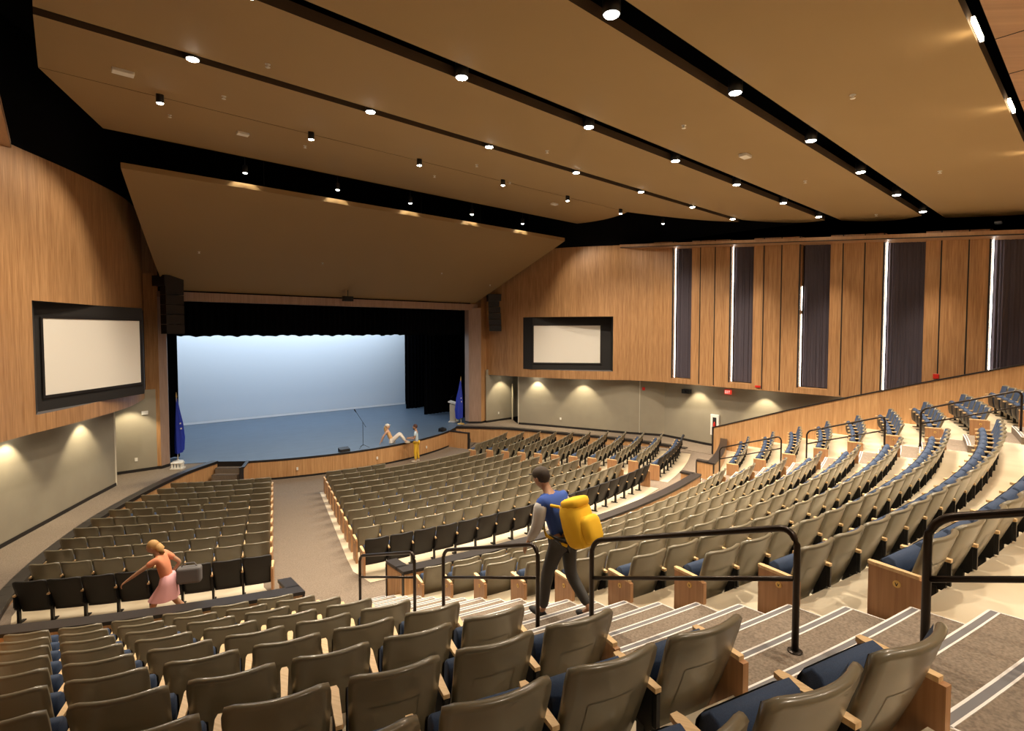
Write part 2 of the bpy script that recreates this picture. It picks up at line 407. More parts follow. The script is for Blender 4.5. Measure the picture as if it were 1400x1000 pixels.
# ------------------------------------------------------------------ lower walls
def lower(Bk, name, side):
    mb = MB(); wall_strip(mb, Bk[:2], .6, 3.9); wall_strip(mb, Bk[2:], .6, 3.9)
    struct(mb.build(name, WALLP))
    b = MB(); s = 1 if side == 'right' else -1
    off = lambda p: (p[0] - s * .02, p[1] - .0)
    for seg in (Bk[:2], Bk[2:]):
        q = [(p[0] - s * .015, p[1] - .015) for p in seg]
        q = resample(q, .7)
        wall_strip(b, q, .6, 0); S = [0]
        b.v = b.v; 
    b = MB()
    for seg in (Bk[:2], Bk[2:]):
        q = resample([(p[0] - s * .015, p[1] - .015) for p in seg], .7)
        for a, c in zip(q, q[1:]):
            za, zc = pz(*a) + .11, pz(*c) + .11
            b.add([(a[0], a[1], .6), (c[0], c[1], .6), (c[0], c[1], zc), (a[0], a[1], za)], [(0, 1, 2, 3)])
    struct(b.build('baseboard_' + side, BASE))
    # end of the lower wall facing the recess
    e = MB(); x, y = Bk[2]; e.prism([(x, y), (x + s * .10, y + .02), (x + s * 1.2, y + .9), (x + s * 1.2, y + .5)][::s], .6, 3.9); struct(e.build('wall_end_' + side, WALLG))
lower(RB, 'wall_lower_right', 'right'); lower(LB, 'wall_lower_left', 'left')

# ------------------------------------------------------------------ upper wooden walls
ZS, ZTOP = 3.65, 10.35
UR = smoothp([(7.98, -.25), (8.25, -1.3), (8.62, -2.75), (9.45, -5.1), (10.5, -6.7), (11.2, -7.6), (11.6, -8.8)], 2)
UL = smoothp([(-7.98, .1), (-8.3, -1.2), (-8.78, -2.75), (-9.75, -4.55), (-10.5, -5.75), (-11.3, -6.9), (-12.05, -8.5)], 2)
def arclen(path):
    S = [0]
    for a, b in zip(path, path[1:]): S.append(S[-1] + math.hypot(b[0] - a[0], b[1] - a[1]))
    return S
def cutpx(path, px, z=5.5):
    S = arclen(path); best = None
    for i, (a, b) in enumerate(zip(path, path[1:])):
        for t in range(20):
            p = (a[0] + (b[0] - a[0]) * t / 20, a[1] + (b[1] - a[1]) * t / 20); q = project((*p, z))
            if q and (best is None or abs(q[0] - px) < best[0]): best = (abs(q[0] - px), S[i] + (S[i + 1] - S[i]) * t / 20, p)
    return best[1], best[2]
def sub(path, s0, s1):
    S = arclen(path); out = []
    def at(s):
        for i in range(len(S) - 1):
            if S[i + 1] >= s: f = (s - S[i]) / (S[i + 1] - S[i]); return (path[i][0] + (path[i + 1][0] - path[i][0]) * f, path[i][1] + (path[i + 1][1] - path[i][1]) * f)
        return path[-1]
    out.append(at(s0)); out += [p for p, s in zip(path, S) if s0 + 1e-4 < s < s1 - 1e-4]; out.append(at(s1)); return out
def upper(path, pxa, pxb, z0, z1, name, sc1, sc2, zb, zt, side, ba, bb):
    s0, pa = cutpx(path, pxa); s1, pb = cutpx(path, pxb)
    if s0 > s1: s0, s1 = s1, s0; pa, pb = pb, pa
    L_ = arclen(path)[-1]; mb = MB()
    wall_strip(mb, sub(path, 0, s0), ZS - .06, ZTOP); wall_strip(mb, sub(path, s1, L_), ZS - .06, ZTOP, u0=s1)
    wall_strip(mb, sub(path, s0, s1), ZS - .06, z0, u0=s0); wall_strip(mb, sub(path, s0, s1), z1, ZTOP, u0=s0)
    struct(mb.build(name, WALLWOOD))
    # recess: masked box with the screen on its back plane
    t = empty('projection_screen', ((sc1[0] + sc2[0]) / 2, (sc1[1] + sc2[1]) / 2, zb))
    inv = -t.location
    def L2(p, z): return (p[0] + inv.x, p[1] + inv.y, z + inv.z)
    d = Vector((sc2[0] - sc1[0], sc2[1] - sc1[1])); d.normalize()
    A = Vector(pa); Bp = Vector(pb); o1 = Vector(sc1)
    # back plane corners: project the opening ends on the screen plane
    a2 = o1 + d * ((A - o1).dot(d)); b2 = o1 + d * ((Bp - o1).dot(d))
    n = Vector((-d.y, d.x)); 
    if n.dot(Vector((CAM.x, CAM.y)) - o1) < 0: n = -n
    def rayplane(px):                                 # corner of the back plane as seen in plan
        k_ = (px - 700) / FPX; dx_, dy_ = .663 + k_ * .749, .749 - k_ * .663
        o2 = Vector(sc1) - Vector((CAM.x, CAM.y)); den = dx_ * n.x + dy_ * n.y
        return Vector((CAM.x + dx_ * (o2.dot(n)) / den, CAM.y + dy_ * (o2.dot(n)) / den))
    a2, b2 = rayplane(ba), rayplane(bb)
    if (A - a2).length > (A - b2).length: a2, b2 = b2, a2
    a2 -= n * .015; b2 -= n * .015
    m = MB(); op = sub(path, s0, s1)
    m.add([L2(a2, z0), L2(b2, z0), L2(b2, z1), L2(a2, z1)], [(0, 1, 2, 3)])
    m.add([L2(A, z0), L2(a2, z0), L2(a2, z1), L2(A, z1)], [(0, 1, 2, 3)])
    m.add([L2(Bp, z0), L2(b2, z0), L2(b2, z1), L2(Bp, z1)], [(0, 1, 2, 3)])
    m.add([L2(p, z1) for p in op] + [L2(b2, z1), L2(a2, z1)], [tuple(range(len(op) + 2))])
    m.build('mask_box', MASK, t)
    l = MB(); l.add([L2(p, z0) for p in op] + [L2(b2, z0), L2(a2, z0)], [tuple(range(len(op) + 2))]); l.build('ledge', mat('ledge_grey', (.16, .15, .15), .45), t)
    q = MB(); e = n * .012
    P1, P2 = Vector(sc1) + e, Vector(sc2) + e
    q.add([L2(P1, zb), L2(P2, zb), L2(P2, zt), L2(P1, zt)], [(0, 1, 2, 3)]); q.build('screen', SCREEN, t)
    f = MB(); wdt = .07
    for (u0_, u1_, va, vb) in ((-wdt, 0, zb - wdt, zt + wdt), (0, 1, zt, zt + wdt), (0, 1, zb - wdt, zb), (1, 1 + wdt, zb - wdt, zt + wdt)):
        ln = (P2 - P1).length
        def at(u): return P1 + d * (u * ln if u in (0, 1) else (u if u < 0 else ln + wdt))
        p, r = at(u0_), at(u1_)
        f.add([L2(p + n * .02, va), L2(r + n * .02, va), L2(r + n * .02, vb), L2(p + n * .02, vb)], [(0, 1, 2, 3)])
    f.build('screen_frame', BASE, t)
    tag(t, 'blank white projection screen in a black recess, on the %s wooden wall' % side, 'screen', 'projection screens')
def away(p, f): return (CAM.x + (p[0] - CAM.x) * f, CAM.y + (p[1] - CAM.y) * f)
def zaway(z, f): return CAM.z + (z - CAM.z) * f
upper(UR, 715, 838, 4.02, 6.80, 'wall_upper_right', away((8.56, -3.56), 1.012), away((10.78, -6.2), 1.012), zaway(4.41, 1.012), zaway(6.345, 1.012), 'right', 728, 835)
upper(UL, 46, 201, 4.02, 6.80, 'wall_upper_left', away((-10.8, -6.17), 1.03), away((-8.53, -3.57), 1.03), zaway(4.46, 1.03), zaway(6.38, 1.03), 'left', 49, 196)
# soffits between upper and lower walls
def soffit(U, Bk, s, name):
    mb = MB(); P = U + [(s * 11.6 if s > 0 else -12.05, -28)]; Q = [(Bk[6][0], -28), Bk[6], Bk[5], Bk[4], Bk[3], Bk[2], (s * 10.2, .4)]
    pts = P + Q; mb.add([(x, y, ZS + .005) for x, y in pts], [tuple(range(len(pts)))]); return struct(mb.build(name, WALLP))
soffit(UR, RB, 1, 'soffit_right'); soffit(UL, LB, -1, 'soffit_left')

# ---- window bays (deep wood piers with drapes)
def ztop(y): return 9.78 - (-9.9 - y) * .0902
def bays(W, s, wins, name):
    mb = MB(); yy = -8.8
    th = .35
    def face(y0, y1, za, zb_f):                       # wood face between y0 > y1
        mb.add([(W, y0, za), (W, y1, za), (W, y1, zb_f(y1)), (W, y0, zb_f(y0))], [(0, 1, 2, 3)], [(y0, za), (y1, za), (y1, zb_f(y1)), (y0, zb_f(y0))])
    def reveal(y, za, zb_):
        mb.add([(W, y, za), (W + s * th, y, za), (W + s * th, y, zb_), (W, y, zb_)], [(0, 1, 2, 3)], [(0, za), (th, za), (th, zb_), (0, zb_)])
    top = lambda y: ztop(y) + .5
    for (a, b) in wins:
        face(yy, a, ZS - .06, top); reveal(a, 3.83, top(a)); reveal(b, 3.83, top(b))
        face(a, b, ZS - .06, lambda y: 3.83)
        mb.add([(W, a, 3.83), (W, b, 3.83), (W + s * th, b, 3.83), (W + s * th, a, 3.83)], [(0, 1, 2, 3)])
        yy = b
    face(yy, -28, ZS - .06, top)
    o = struct(mb.build(name, WALLWOOD))
    g = MB(); seam = [(-8.95)] + [v for a, b in wins for v in (b - .62, b - 1.42)]
    for a, b in wins:
        for y in (b - .42, b - 1.12):
            if y > -27: g.box(W - s * .004 - .012, W - s * .004 + .012, y - .018, y + .018, ZS, top(y))
    for a, b in wins:                                  # narrow black reveals beside the openings
        g.box(W - .012, W + .012, a - .0, a + .05, 3.83, top(a))
    g.build('panel_joints', BASE, o)
WINS = [(-9.9, -10.85), (-12.7, -13.68), (-15.51, -16.57), (-18.30, -19.46), (-21.12, -22.4)]
bays(11.6, 1, WINS, 'wall_right'); bays(-12.05, -1, WINS, 'wall_left')
where = ['nearest the screen', 'second from the screen', 'middle of the five', 'above the wooden side wall', 'at the right edge of the photo']
for i, (a, b) in enumerate(WINS):
    for s, W in ((1, 11.6),):
        t = empty('window_drape', (W + .26, (a + b) / 2, 3.83)); n = 48; V = []; F = []
        zt = ztop(b) + .35 - 3.83; h = (a - b) / 2
        for j in range(n + 1):
            y = h - .05 - (2 * h - .05) * j / n; dx = .030 * sin(j * 1.9) + .018 * sin(j * .73 + i)
            V += [(dx, y, 0.03), (dx, y, zt)]
        F = [(2 * j, 2 * j + 2, 2 * j + 3, 2 * j + 1) for j in range(n)]
        mesh_obj('drape_cloth', V, F, DRAPE, t, True)
        l = MB()
        if i == 2: l.box(-.10, -.08, h - .028, h - .014, .03, 2.9); l.box(-.10, -.08, h - .028, h - .014, 3.05, 4.0)
        else:
            l.box(-.10, -.08, h - .030 - (.008 if i > 2 else 0), h - .014, .03, zt)
        l.build('light_strip', LED, t)
        k = MB(); k.box(-.02, 0, h - .012, h, .0, zt); k.build('drape_edge', BASE, t)
        tag(t, 'dark pleated drape with a glowing left edge, ' + where[i], 'curtain', 'drapes in the right wall window bays')
# canopies above the bays
def canopy(W, x_in, s, y0, name):
    c = MB()
    zf = lambda y: 10.22 - (-7.3 - y) * .0905
    ye = -28
    # fascia
    V = [(x_in, y0, zf(y0)), (x_in, ye, zf(ye)), (x_in, ye, zf(ye) + .16), (x_in, y0, zf(y0) + .16)]
    c.add(V, [(0, 1, 2, 3)], [(v[1], v[2]) for v in V])
    V = [(x_in, y0, zf(y0)), (x_in, ye, zf(ye)), (W + s * .4, ye, zf(ye) - .02), (W + s * .4, y0, zf(y0) - .02)]
    c.add(V, [(0, 1, 2, 3)], [(v[0], v[1]) for v in V])
    V = [(x_in, y0, zf(y0) + .16), (x_in, ye, zf(ye) + .16), (W + s * .4, ye, zf(ye) + .16), (W + s * .4, y0, zf(y0) + .16)]
    c.add(V, [(0, 1, 2, 3)])
    o = struct(c.build(name, CANOPYWOOD))
    e = MB(); e.add([(x_in - s * .004, y0, zf(y0) - .0), (x_in - s * .004, ye, zf(ye)), (x_in - s * .004, ye, zf(ye) + .035), (x_in - s * .004, y0, zf(y0) + .035)], [(0, 1, 2, 3)]); e.build('canopy_edge', BASE, o)
canopy(11.6, 10.95, 1, -7.2, 'canopy_right'); canopy(-12.05, -11.22, -1, -6.8, 'canopy_left')

# ------------------------------------------------------------------ black plenum, roof and rear wall
mb = MB()
kr = [(7.2, .3)] + [(x + .02, y) for x, y in UR] + [(12.2, -28)]; kl = [(-7.2, .3)] + [(x - .02, y) for x, y in UL] + [(-12.6, -28)]
wall_strip(mb, kr, 10.33, 14); wall_strip(mb, kl, 10.33, 14)
V = [(-11.2, -28, 9.6), (-11.2, -6.8, 10.35)]
wall_strip(mb, [(-7.5, .25), (7.5, .25)], 7.3, 14)
mb.add([(-13, .5, 13.2), (13, .5, 13.2), (13, -28, 13.2), (-13, -28, 13.2)], [(0, 1, 2, 3)])
struct(mb.build('ceiling', VOID))
mb = MB(); wall_strip(mb, [(-13, -28), (13, -28)], 0, 14); struct(mb.build('wall_rear', WALLWOOD))
# duct runs seen in the widest slot
mb = MB()
for y, z in ((-19.66, 10.5), (-16.7, 10.9)): mb.tube([(-12, y, z + .25), (12, y, z + .25)], .10, 8)
tag(mb.build('ceiling_duct', mat('duct_grey', (.02, .02, .022), .6)), 'dark grey pipe runs up inside the ceiling slots', 'duct')

# ------------------------------------------------------------------ ceiling clouds
def cloud(y0, z0, y1, z1, xl0, xr0, xl1, xr1, bulge, label, th=.16, lip=None, side=True):
    n = 14; R = []
    for i in range(n + 1):
        t = i / n; y = y0 + (y1 - y0) * t; z = z0 + (z1 - z0) * t; b = bulge * 4 * t * (1 - t)
        R.append((xl0 + (xl1 - xl0) * t - (b if y0 > -1 else 0), xr0 + (xr1 - xr0) * t + b, y, z))
    V = []
    for (a, b, y, z) in R: V += [(a, y, z), (b, y, z), (a, y, z + th), (b, y, z + th)]
    F = []
    for i in range(n):
        a = 4 * i; b = a + 4
        F += [(a, a + 1, b + 1, b), (a + 2, b + 2, b + 3, a + 3), (a, b, b + 2, a + 2), (a + 1, a + 3, b + 3, b + 1)]
    F += [(0, 2, 3, 1), (4 * n, 4 * n + 1, 4 * n + 3, 4 * n + 2)]
    o = mesh_obj('ceiling_cloud', V, F, [CLOUD, mat('cloud_edge', (.075, .045, .022), .8)])
    for i, p in enumerate(o.data.polygons):
        if i % 4 and y0 < -1 or i >= 4 * n and y0 < -6: p.material_index = 1
    return tag(o, label, 'ceiling panel', 'tan ceiling clouds')
cloud(-.02, 7.62, -5.28, 10.6, -7.3, 7.4, -9.04, 9.06, .02, 'steep dark tan ceiling cloud sloping down to the stage opening')
cloud(-5.6, 11.5, -9.95, 11.1, -9.43, 9.6, -10.72, 7.9, .35, 'narrow tan ceiling cloud next back from the steep stage cloud')
cloud(-9.97, 11.1, -13.32, 10.60, -10.72, 7.9, -10.775, 11.0, .75, 'wide tan ceiling cloud in front of the narrowest slot')
cloud(-13.52, 10.62, -16.48, 10.2, -10.775, 10.8, -10.79, 11.2, .8, 'tan ceiling cloud between the narrowest slot and the middle slot')
cloud(-16.88, 10.2, -19.40, 9.9, -10.79, 11.7, -10.8, 11.2, .7, 'tan ceiling cloud between the middle slot and the widest slot')
cloud(-19.84, 9.9, -22.50, 9.6, -10.8, 12.2, -10.8, 11.9, .2, 'tan ceiling cloud behind the widest slot, nearest the camera')
o = MB(); o.box(-11.2, 11.9, -28, -22.66, 9.58, 9.70); ob = o.build('ceiling_cloud', CANOPYWOOD)
for l in ob.data.uv_layers[0].data: pass
tag(ob, 'wood veneered ceiling panel at the upper right corner', 'ceiling panel')
mb = MB()
for x in (-6, -4.7, -3.4, -2.1, -.8, .5, 1.8, 3.1): mb.box(x - .006, x + .006, -28, -22.66, 9.575, 9.581)
mb.build('panel_joint', BASE, ob)

# lamps
def lamp(x, y, z, label, group='ceiling downlights', drop=0, r=.075):
    t = empty('downlight', (x, y, z))
    b = MB(); n = 16; prof = [(r * .8, .24), (r, .22), (r, .0), (r * .86, .0), (r * .86, .02)]
    b.lathe(prof, n=n); b.f = [f for f in b.f if len(f) == 4]; b.mi = [0] * len(b.f); b.build('housing', BLACKM, t, True)
    l = MB(); l.lathe([(r * .86, .012), (r * .80, -.006), (r * .5, -.016), (.004, -.02)], n=n); l.build('lens', LENS, t)
    if drop:
        q = MB(); q.tube([(0, 0, .2), (0, 0, .2 + drop)], .012, 6); q.build('stem', BLACKM, t)
    tag(t, label, 'light', group)
ordn = ['first', 'second', 'third', 'fourth', 'fifth', 'sixth', 'seventh', 'eighth', 'ninth', 'tenth', 'eleventh', 'twelfth', 'thirteenth', 'fourteenth', 'fifteenth', 'sixteenth', 'seventeenth', 'eighteenth', 'nineteenth', 'twentieth', 'twenty-first']
sn = ['narrowest ceiling slot', 'middle ceiling slot', 'widest ceiling slot']
for (sy, sz), nm in zip(SLOTS, sn):
    vis = [x for x in LX if (lambda q: q and 0 <= q[0] <= 1400 and -8 <= q[1] <= 1000)(project((x, sy, sz - .1)))]
    for i, x in enumerate(vis):
        lamp(x, sy, sz - .04, 'glowing round downlight, %s from the left in the %s' % (ordn[i], nm), drop=.6, r=.11)
for i, x in enumerate(LX):
    lamp(x, -10.2, 10.88, 'black cylinder downlight, %s from the left below the wide cloud' % ordn[i], drop=.1)
for i, x in enumerate([-5.86, -2.84, .1, 3.11, 6.05]):
    lamp(x, -5.40, 11.05, 'small downlight, %s from the left above the steep cloud edge' % ordn[i], drop=2.0, group='wash lamps behind the steep cloud')
    spot((x, -5.40, 11.04), (x, -5.30, 10.5), 220, 110, .4, (1, .84, .60), .03)
    c = MB(); c.tube([(x + .62, -5.2, 10.7), (x + .62, -5.2, 13.1)], .008, 6)
    if i in (0, 2, 3, 4): tag(c.build('hanger_cable', BLACKM), 'thin black cable holding up the steep cloud, %s from left' % ordn[i], 'cable', 'cables of the steep cloud')
for i, x in enumerate([-2.45, .75, 3.9]):
    l = MB(); l.box(x - .32, x + .32, -22.56, -22.525, 9.585, 9.64)
    tag(l.build('linear_light', LINEAR), 'bright linear lamp at the rear cloud edge, %s from the top' % ordn[i], 'light', 'linear lamps by the wood ceiling panel')
    spot((x, -22.57, 9.50), (x, -19.5, 9.95), 12, 110, .9, (1, .78, .5), .1)

def cloudz(x, y):
    for (ya, za, yb, zb) in ((-.02, 7.62, -5.28, 10.6), (-5.6, 11.5, -9.95, 11.1), (-9.95, 11.1, -13.32, 10.6), (-13.52, 10.62, -16.48, 10.2), (-16.88, 10.2, -19.4, 9.9), (-19.84, 9.9, -22.5, 9.6)):
        if yb <= y <= ya: return za + (zb - za) * (y - ya) / (yb - ya)
    return None
def on_cloud(px, py):
    fw = Vector((.663, .749, 0)).normalized(); rt = Vector((fw.y, -fw.x, 0)); Fv = fw * cos(PITCH) + Vector((0, 0, -sin(PITCH))); U = rt.cross(Fv)
    r = Fv * FPX + rt * (px - 700) + U * (483.09 - py); t = 0; prev = None
    for i in range(4, 900):
        t = i * .05 / FPX; p = CAM + r * t; z = cloudz(p.x, p.y)
        if z is not None and p.z >= z: return Vector((p.x, p.y, z))
    return None
spr = [('grille by the upper left beam', 366, 86), ('above the second lamp row', 306, 131), ('near the left glowing lamp', 232, 157), ('beside the left black cylinder lamp', 417, 199), ('below the second black cylinder lamp', 594, 240),
       ('by the third black cylinder lamp', 697, 249), ('between the two front lamp rows', 652, 225), ('in front of the slot lamps at centre', 748, 206), ('left of the white square speaker', 935, 171),
       ('high on the rearmost tan cloud', 1166, 128), ('under the middle slot at right', 1101, 247), ('low on the rearmost tan cloud', 1285, 233), ('near the curved end of the third cloud', 1198, 293), ('on the steep cloud at far left', 272, 343),
       ('on the steep cloud near its middle', 441, 359), ('on the steep cloud, right half', 604, 373), ('on the steep cloud near the hung loudspeaker', 670, 389)]
for nm, px, py in spr:
    p = on_cloud(px, py)
    if p is None: continue
    m = MB(); m.lathe([(.045, 0), (.045, -.012), (.018, -.014), (.018, -.05), (.04, -.055), (.04, -.06)][::-1], n=12)
    o = m.build('sprinkler_head', WHITE, None, True, p); tag(o, ('small white sprinkler ' + nm), 'sprinkler', 'ceiling sprinklers')
for nm, px, py, sx in (('at the upper left of the ceiling', 168, 96, .17), ('above the black cylinder lamps, left part', 332, 181, .14), ('between the two widest slots at right', 1019, 211, .14), ('low on the narrow front cloud', 758, 278, .14), ('on the curved cloud end over the wall', 974, 308, .14), ('at the right edge over the windows', 1365, 303, .14)):
    p = on_cloud(px, py)
    if p is None: continue
    m = MB(); m.box(-sx, sx, -.09, .09, -.07, 0); o = bevel(m.build('ceiling_speaker', WHITE, None, False, p), .01)
    tag(o, 'white box fixture ' + nm, 'ceiling fixture', 'white ceiling boxes')

# wall washers under the soffits
def wash(pts, s):
    for i, (x, y, tx, ty) in enumerate(pts):
        spot((x, y, 3.58), (tx, ty, 1.2), 170, 88, .5, (1, .84, .56), .03)
        m = MB(); m.lathe([(.0, -.02), (.06, -.02), (.075, .0)][1:], c=(0, 0, 0)); o = m.build('soffit_light', LENS, None, False, (x, y, 3.64))
        tag(o, 'round recessed wash light in the %s soffit, %s from the stage' % ('right' if s > 0 else 'left', ordn[i]), 'light', 'soffit wash lights')
wash([(8.85, -1.05, 8.95, -.42), (9.05, -3.15, 9.5, -3.05), (9.95, -5.6, 10.65, -5.3), (11.75, -10.9, 12.36, -10.9), (11.72, -14.0, 12.3, -14.0), (11.72, -17.1, 12.3, -17.1)], 1)
wash([(-8.5, -.9, -8.5, -.15), (-9.62, -3.6, -10.15, -3.3), (-11.2, -6.1, -11.75, -5.9)], -1)

# ------------------------------------------------------------------ proscenium and stage
ST = .90
fa = [(10.4 * sin(R_(t)), YC - 10.4 * cos(R_(t))) for t in [-28 + 56 * i / 28 for i in range(29)]]
poly = fa + [(5.75, -.45), (7.4, .3), (11, .3), (11, 10.8), (-11, 10.8), (-11, .3), (-7.4, .3), (-5.75, -.40)]
mb = MB(); mb.add([(x, y, ST) for x, y in poly], [tuple(range(len(poly)))]); struct(mb.build('stage_floor', STAGE))
mb = MB(); wall_strip(mb, [(5.75, -.45)][:0] + fa, .0, ST - .07); struct(mb.build('stage_front', RAILWOOD))
mb = MB()
wall_strip(mb, [(x, y) for x, y in fa], ST - .075, ST + .004, thick=-.015)
q = [(10.42 * sin(R_(t)), YC - 10.42 * cos(R_(t))) for t in [-28 + 56 * i / 28 for i in range(29)]]
wall_strip(mb, q, .0, .16)
struct(mb.build('trim_1', BASE))
# cheek walls and steps at both stage corners
for s, c0, c1, k0 in ((-1, fa[0], (-5.30, -2.02), (-5.75, -.40)), (1, fa[-1], (5.27, -2.19), (5.75, -.45))):
    m = MB(); wall_strip(m, [c0, c1], .0, ST - .02, thick=.10 * -s); o = struct(m.build('stage_cheek', RAILWOOD))
    c = MB(); dx, dy = c1[0] - c0[0], c1[1] - c0[1]
    wall_strip(c, [c0, (c1[0] + dx * .03, c1[1] + dy * .03)], ST - .03, ST + .02, thick=.12 * -s)
    d = math.hypot(dx, dy); c.box(c1[0] - .07, c1[0] + .07, c1[1] - .05, c1[1] + .05, .05, ST + .01)
    c.build('cheek_cap', BASE, o)
    # steps between cheek and kerb wall
    m = MB(); nz = MB(); a = Vector(c0) + Vector((dx, dy)) * .02; b = Vector(k0); dr = (b - a).normalized(); out = Vector((dr.y, -dr.x))
    if out.y > 0: out = -out
    a += dr * .1; b -= dr * .05
    for i in range(4):
        z = ST - .2 * (i + 1) + (.0 if i < 3 else .0); o0 = out * (.28 * i); o1 = out * (.28 * (i + 1))
        if z < .09: break
        P = [tuple(a + o0), tuple(b + o0), tuple(b + o1), tuple(a + o1)]
        if s > 0: P = P
        m.prism(P, .02, z); nz.prism([tuple(a + out * (.28 * (i + 1) - .05)), tuple(b + out * (.28 * (i + 1) - .05)), tuple(b + o1), tuple(a + o1)], z, z + .004)
    struct(m.build('stage_steps', CARPET)); 
    nz.build('step_nosing', BASE, bpy.data.objects[m and 'stage_steps' if s < 0 else 'stage_steps.001'])
    mm = MB(); wall_strip(mm, [tuple(a - dr * .1), tuple(b + dr * .05)], .0, ST - .005); struct(mm.build('trim_2', BASE))
# proscenium columns
PW = wood('stagelit_wood', (.30, .20, .15), (.44, .31, .24), plank=.12)  # wall wood with the stage's cool light mixed into its colour
for s, pl in ((-1, [(-7.22, .35), (-7.28, .05), (-7.58, -.18), (-7.98, .02)]), (1, [(6.95, .35), (6.98, .02), (7.50, -.42), (7.98, -.30)])):
    m = MB(); wall_strip(m, pl[:3], ST - .05, 7.35); m2 = MB(); wall_strip(m2, pl[2:], ST - .05, 8.2)
    struct(m.build('proscenium_column', PW)); struct(m2.build('proscenium_column', WALLWOOD))
    m3 = MB(); wall_strip(m3, [(x - s * .004, y - .012) for x, y in pl], ST - .02, ST + .10); struct(m3.build('trim_3', BASE))
m = MB(); m.box(-7.6, 7.5, -.10, .2, 7.22, 7.56); struct(m.build('proscenium_header', PW))
m = MB(); wall_strip(m, [(-8.05, .15), (-7.2, .3)], 7.2, 10.4); wall_strip(m, [(8.0, -.2), (7.2, .3)], 7.2, 10.4); struct(m.build('wall_stage', WALLWOOD))
# stage house
m = MB(); wall_strip(m, [(-7.25, .3), (-11, .3), (-11, 10.8), (11, 10.8), (11, .3), (7.0, .3)], .5, 11); m.add([(-11, .3, 11), (11, .3, 11), (11, 10.8, 11), (-11, 10.8, 11)], [(0, 1, 2, 3)]); struct(m.build('wall_stagehouse', VOID))
def curtain(x0, y0, x1, y1, z0, z1, m, name, label, cat='curtain', amp=.06, wl=.26, ragged=0, group=None):
    L_ = math.hypot(x1 - x0, y1 - y0); n = max(8, int(L_ / (wl / 6))); V = []
    nx, ny = -(y1 - y0) / L_, (x1 - x0) / L_
    for i in range(n + 1):
        t = i / n; d = amp * sin(2 * pi * t * L_ / wl) + amp * .4 * sin(t * L_ * 5.1 + 1)
        rz = ragged * (abs(sin(t * L_ * 2.3)) * .5 + abs(sin(t * L_ * 6.1 + 2)) * .5)
        x, y = x0 + (x1 - x0) * t + nx * d, y0 + (y1 - y0) * t + ny * d
        V += [(x, y, z0 + rz), (x, y, z1)]
    F = [(2 * i, 2 * i + 2, 2 * i + 3, 2 * i + 1) for i in range(n)]
    o = mesh_obj(name, V, F, m, None, True); tag(o, label, cat, group); return o
curtain(-7.4, .75, 7.3, .75, 5.80, 7.9, VELVET, 'valance_curtain', 'black valance curtain hanging across the top of the stage opening', ragged=.09, amp=.05)
curtain(7.05, 7.0, 10.6, 7.0, ST + .03, 9, VELVET, 'stage_leg_curtain', 'black leg curtain deepest on stage beside the backdrop')
curtain(6.62, 4.1, 10.6, 4.1, ST + .03, 9, VELVET, 'stage_leg_curtain', 'black leg curtain halfway down the right stage side')
curtain(7.5, 1.6, 10.6, 1.6, ST + .03, 9, VELVET, 'stage_leg_curtain', 'black leg curtain behind the lectern and the right flag')
curtain(-10.6, 1.7, -6.72, 1.4, ST + .03, 9, VELVET, 'stage_leg_curtain', 'black leg curtain behind the left flag')
cy = mesh_obj('stage_backdrop', [(-10.6, 9.95, ST + .14), (8.28, 9.25, ST + .14), (8.28, 9.25, 9.6), (-10.6, 9.95, 9.6)], [(0, 1, 2, 3)], CYC)
tag(cy, 'large pale blue backdrop cloth lit at the back of the stage', 'backdrop')
mesh_obj('backdrop_hem', [(-10.6, 9.93, ST + .01), (8.28, 9.23, ST + .01), (8.28, 9.23, ST + .14), (-10.6, 9.93, ST + .14)], [(0, 1, 2, 3)], CYCB, cy)

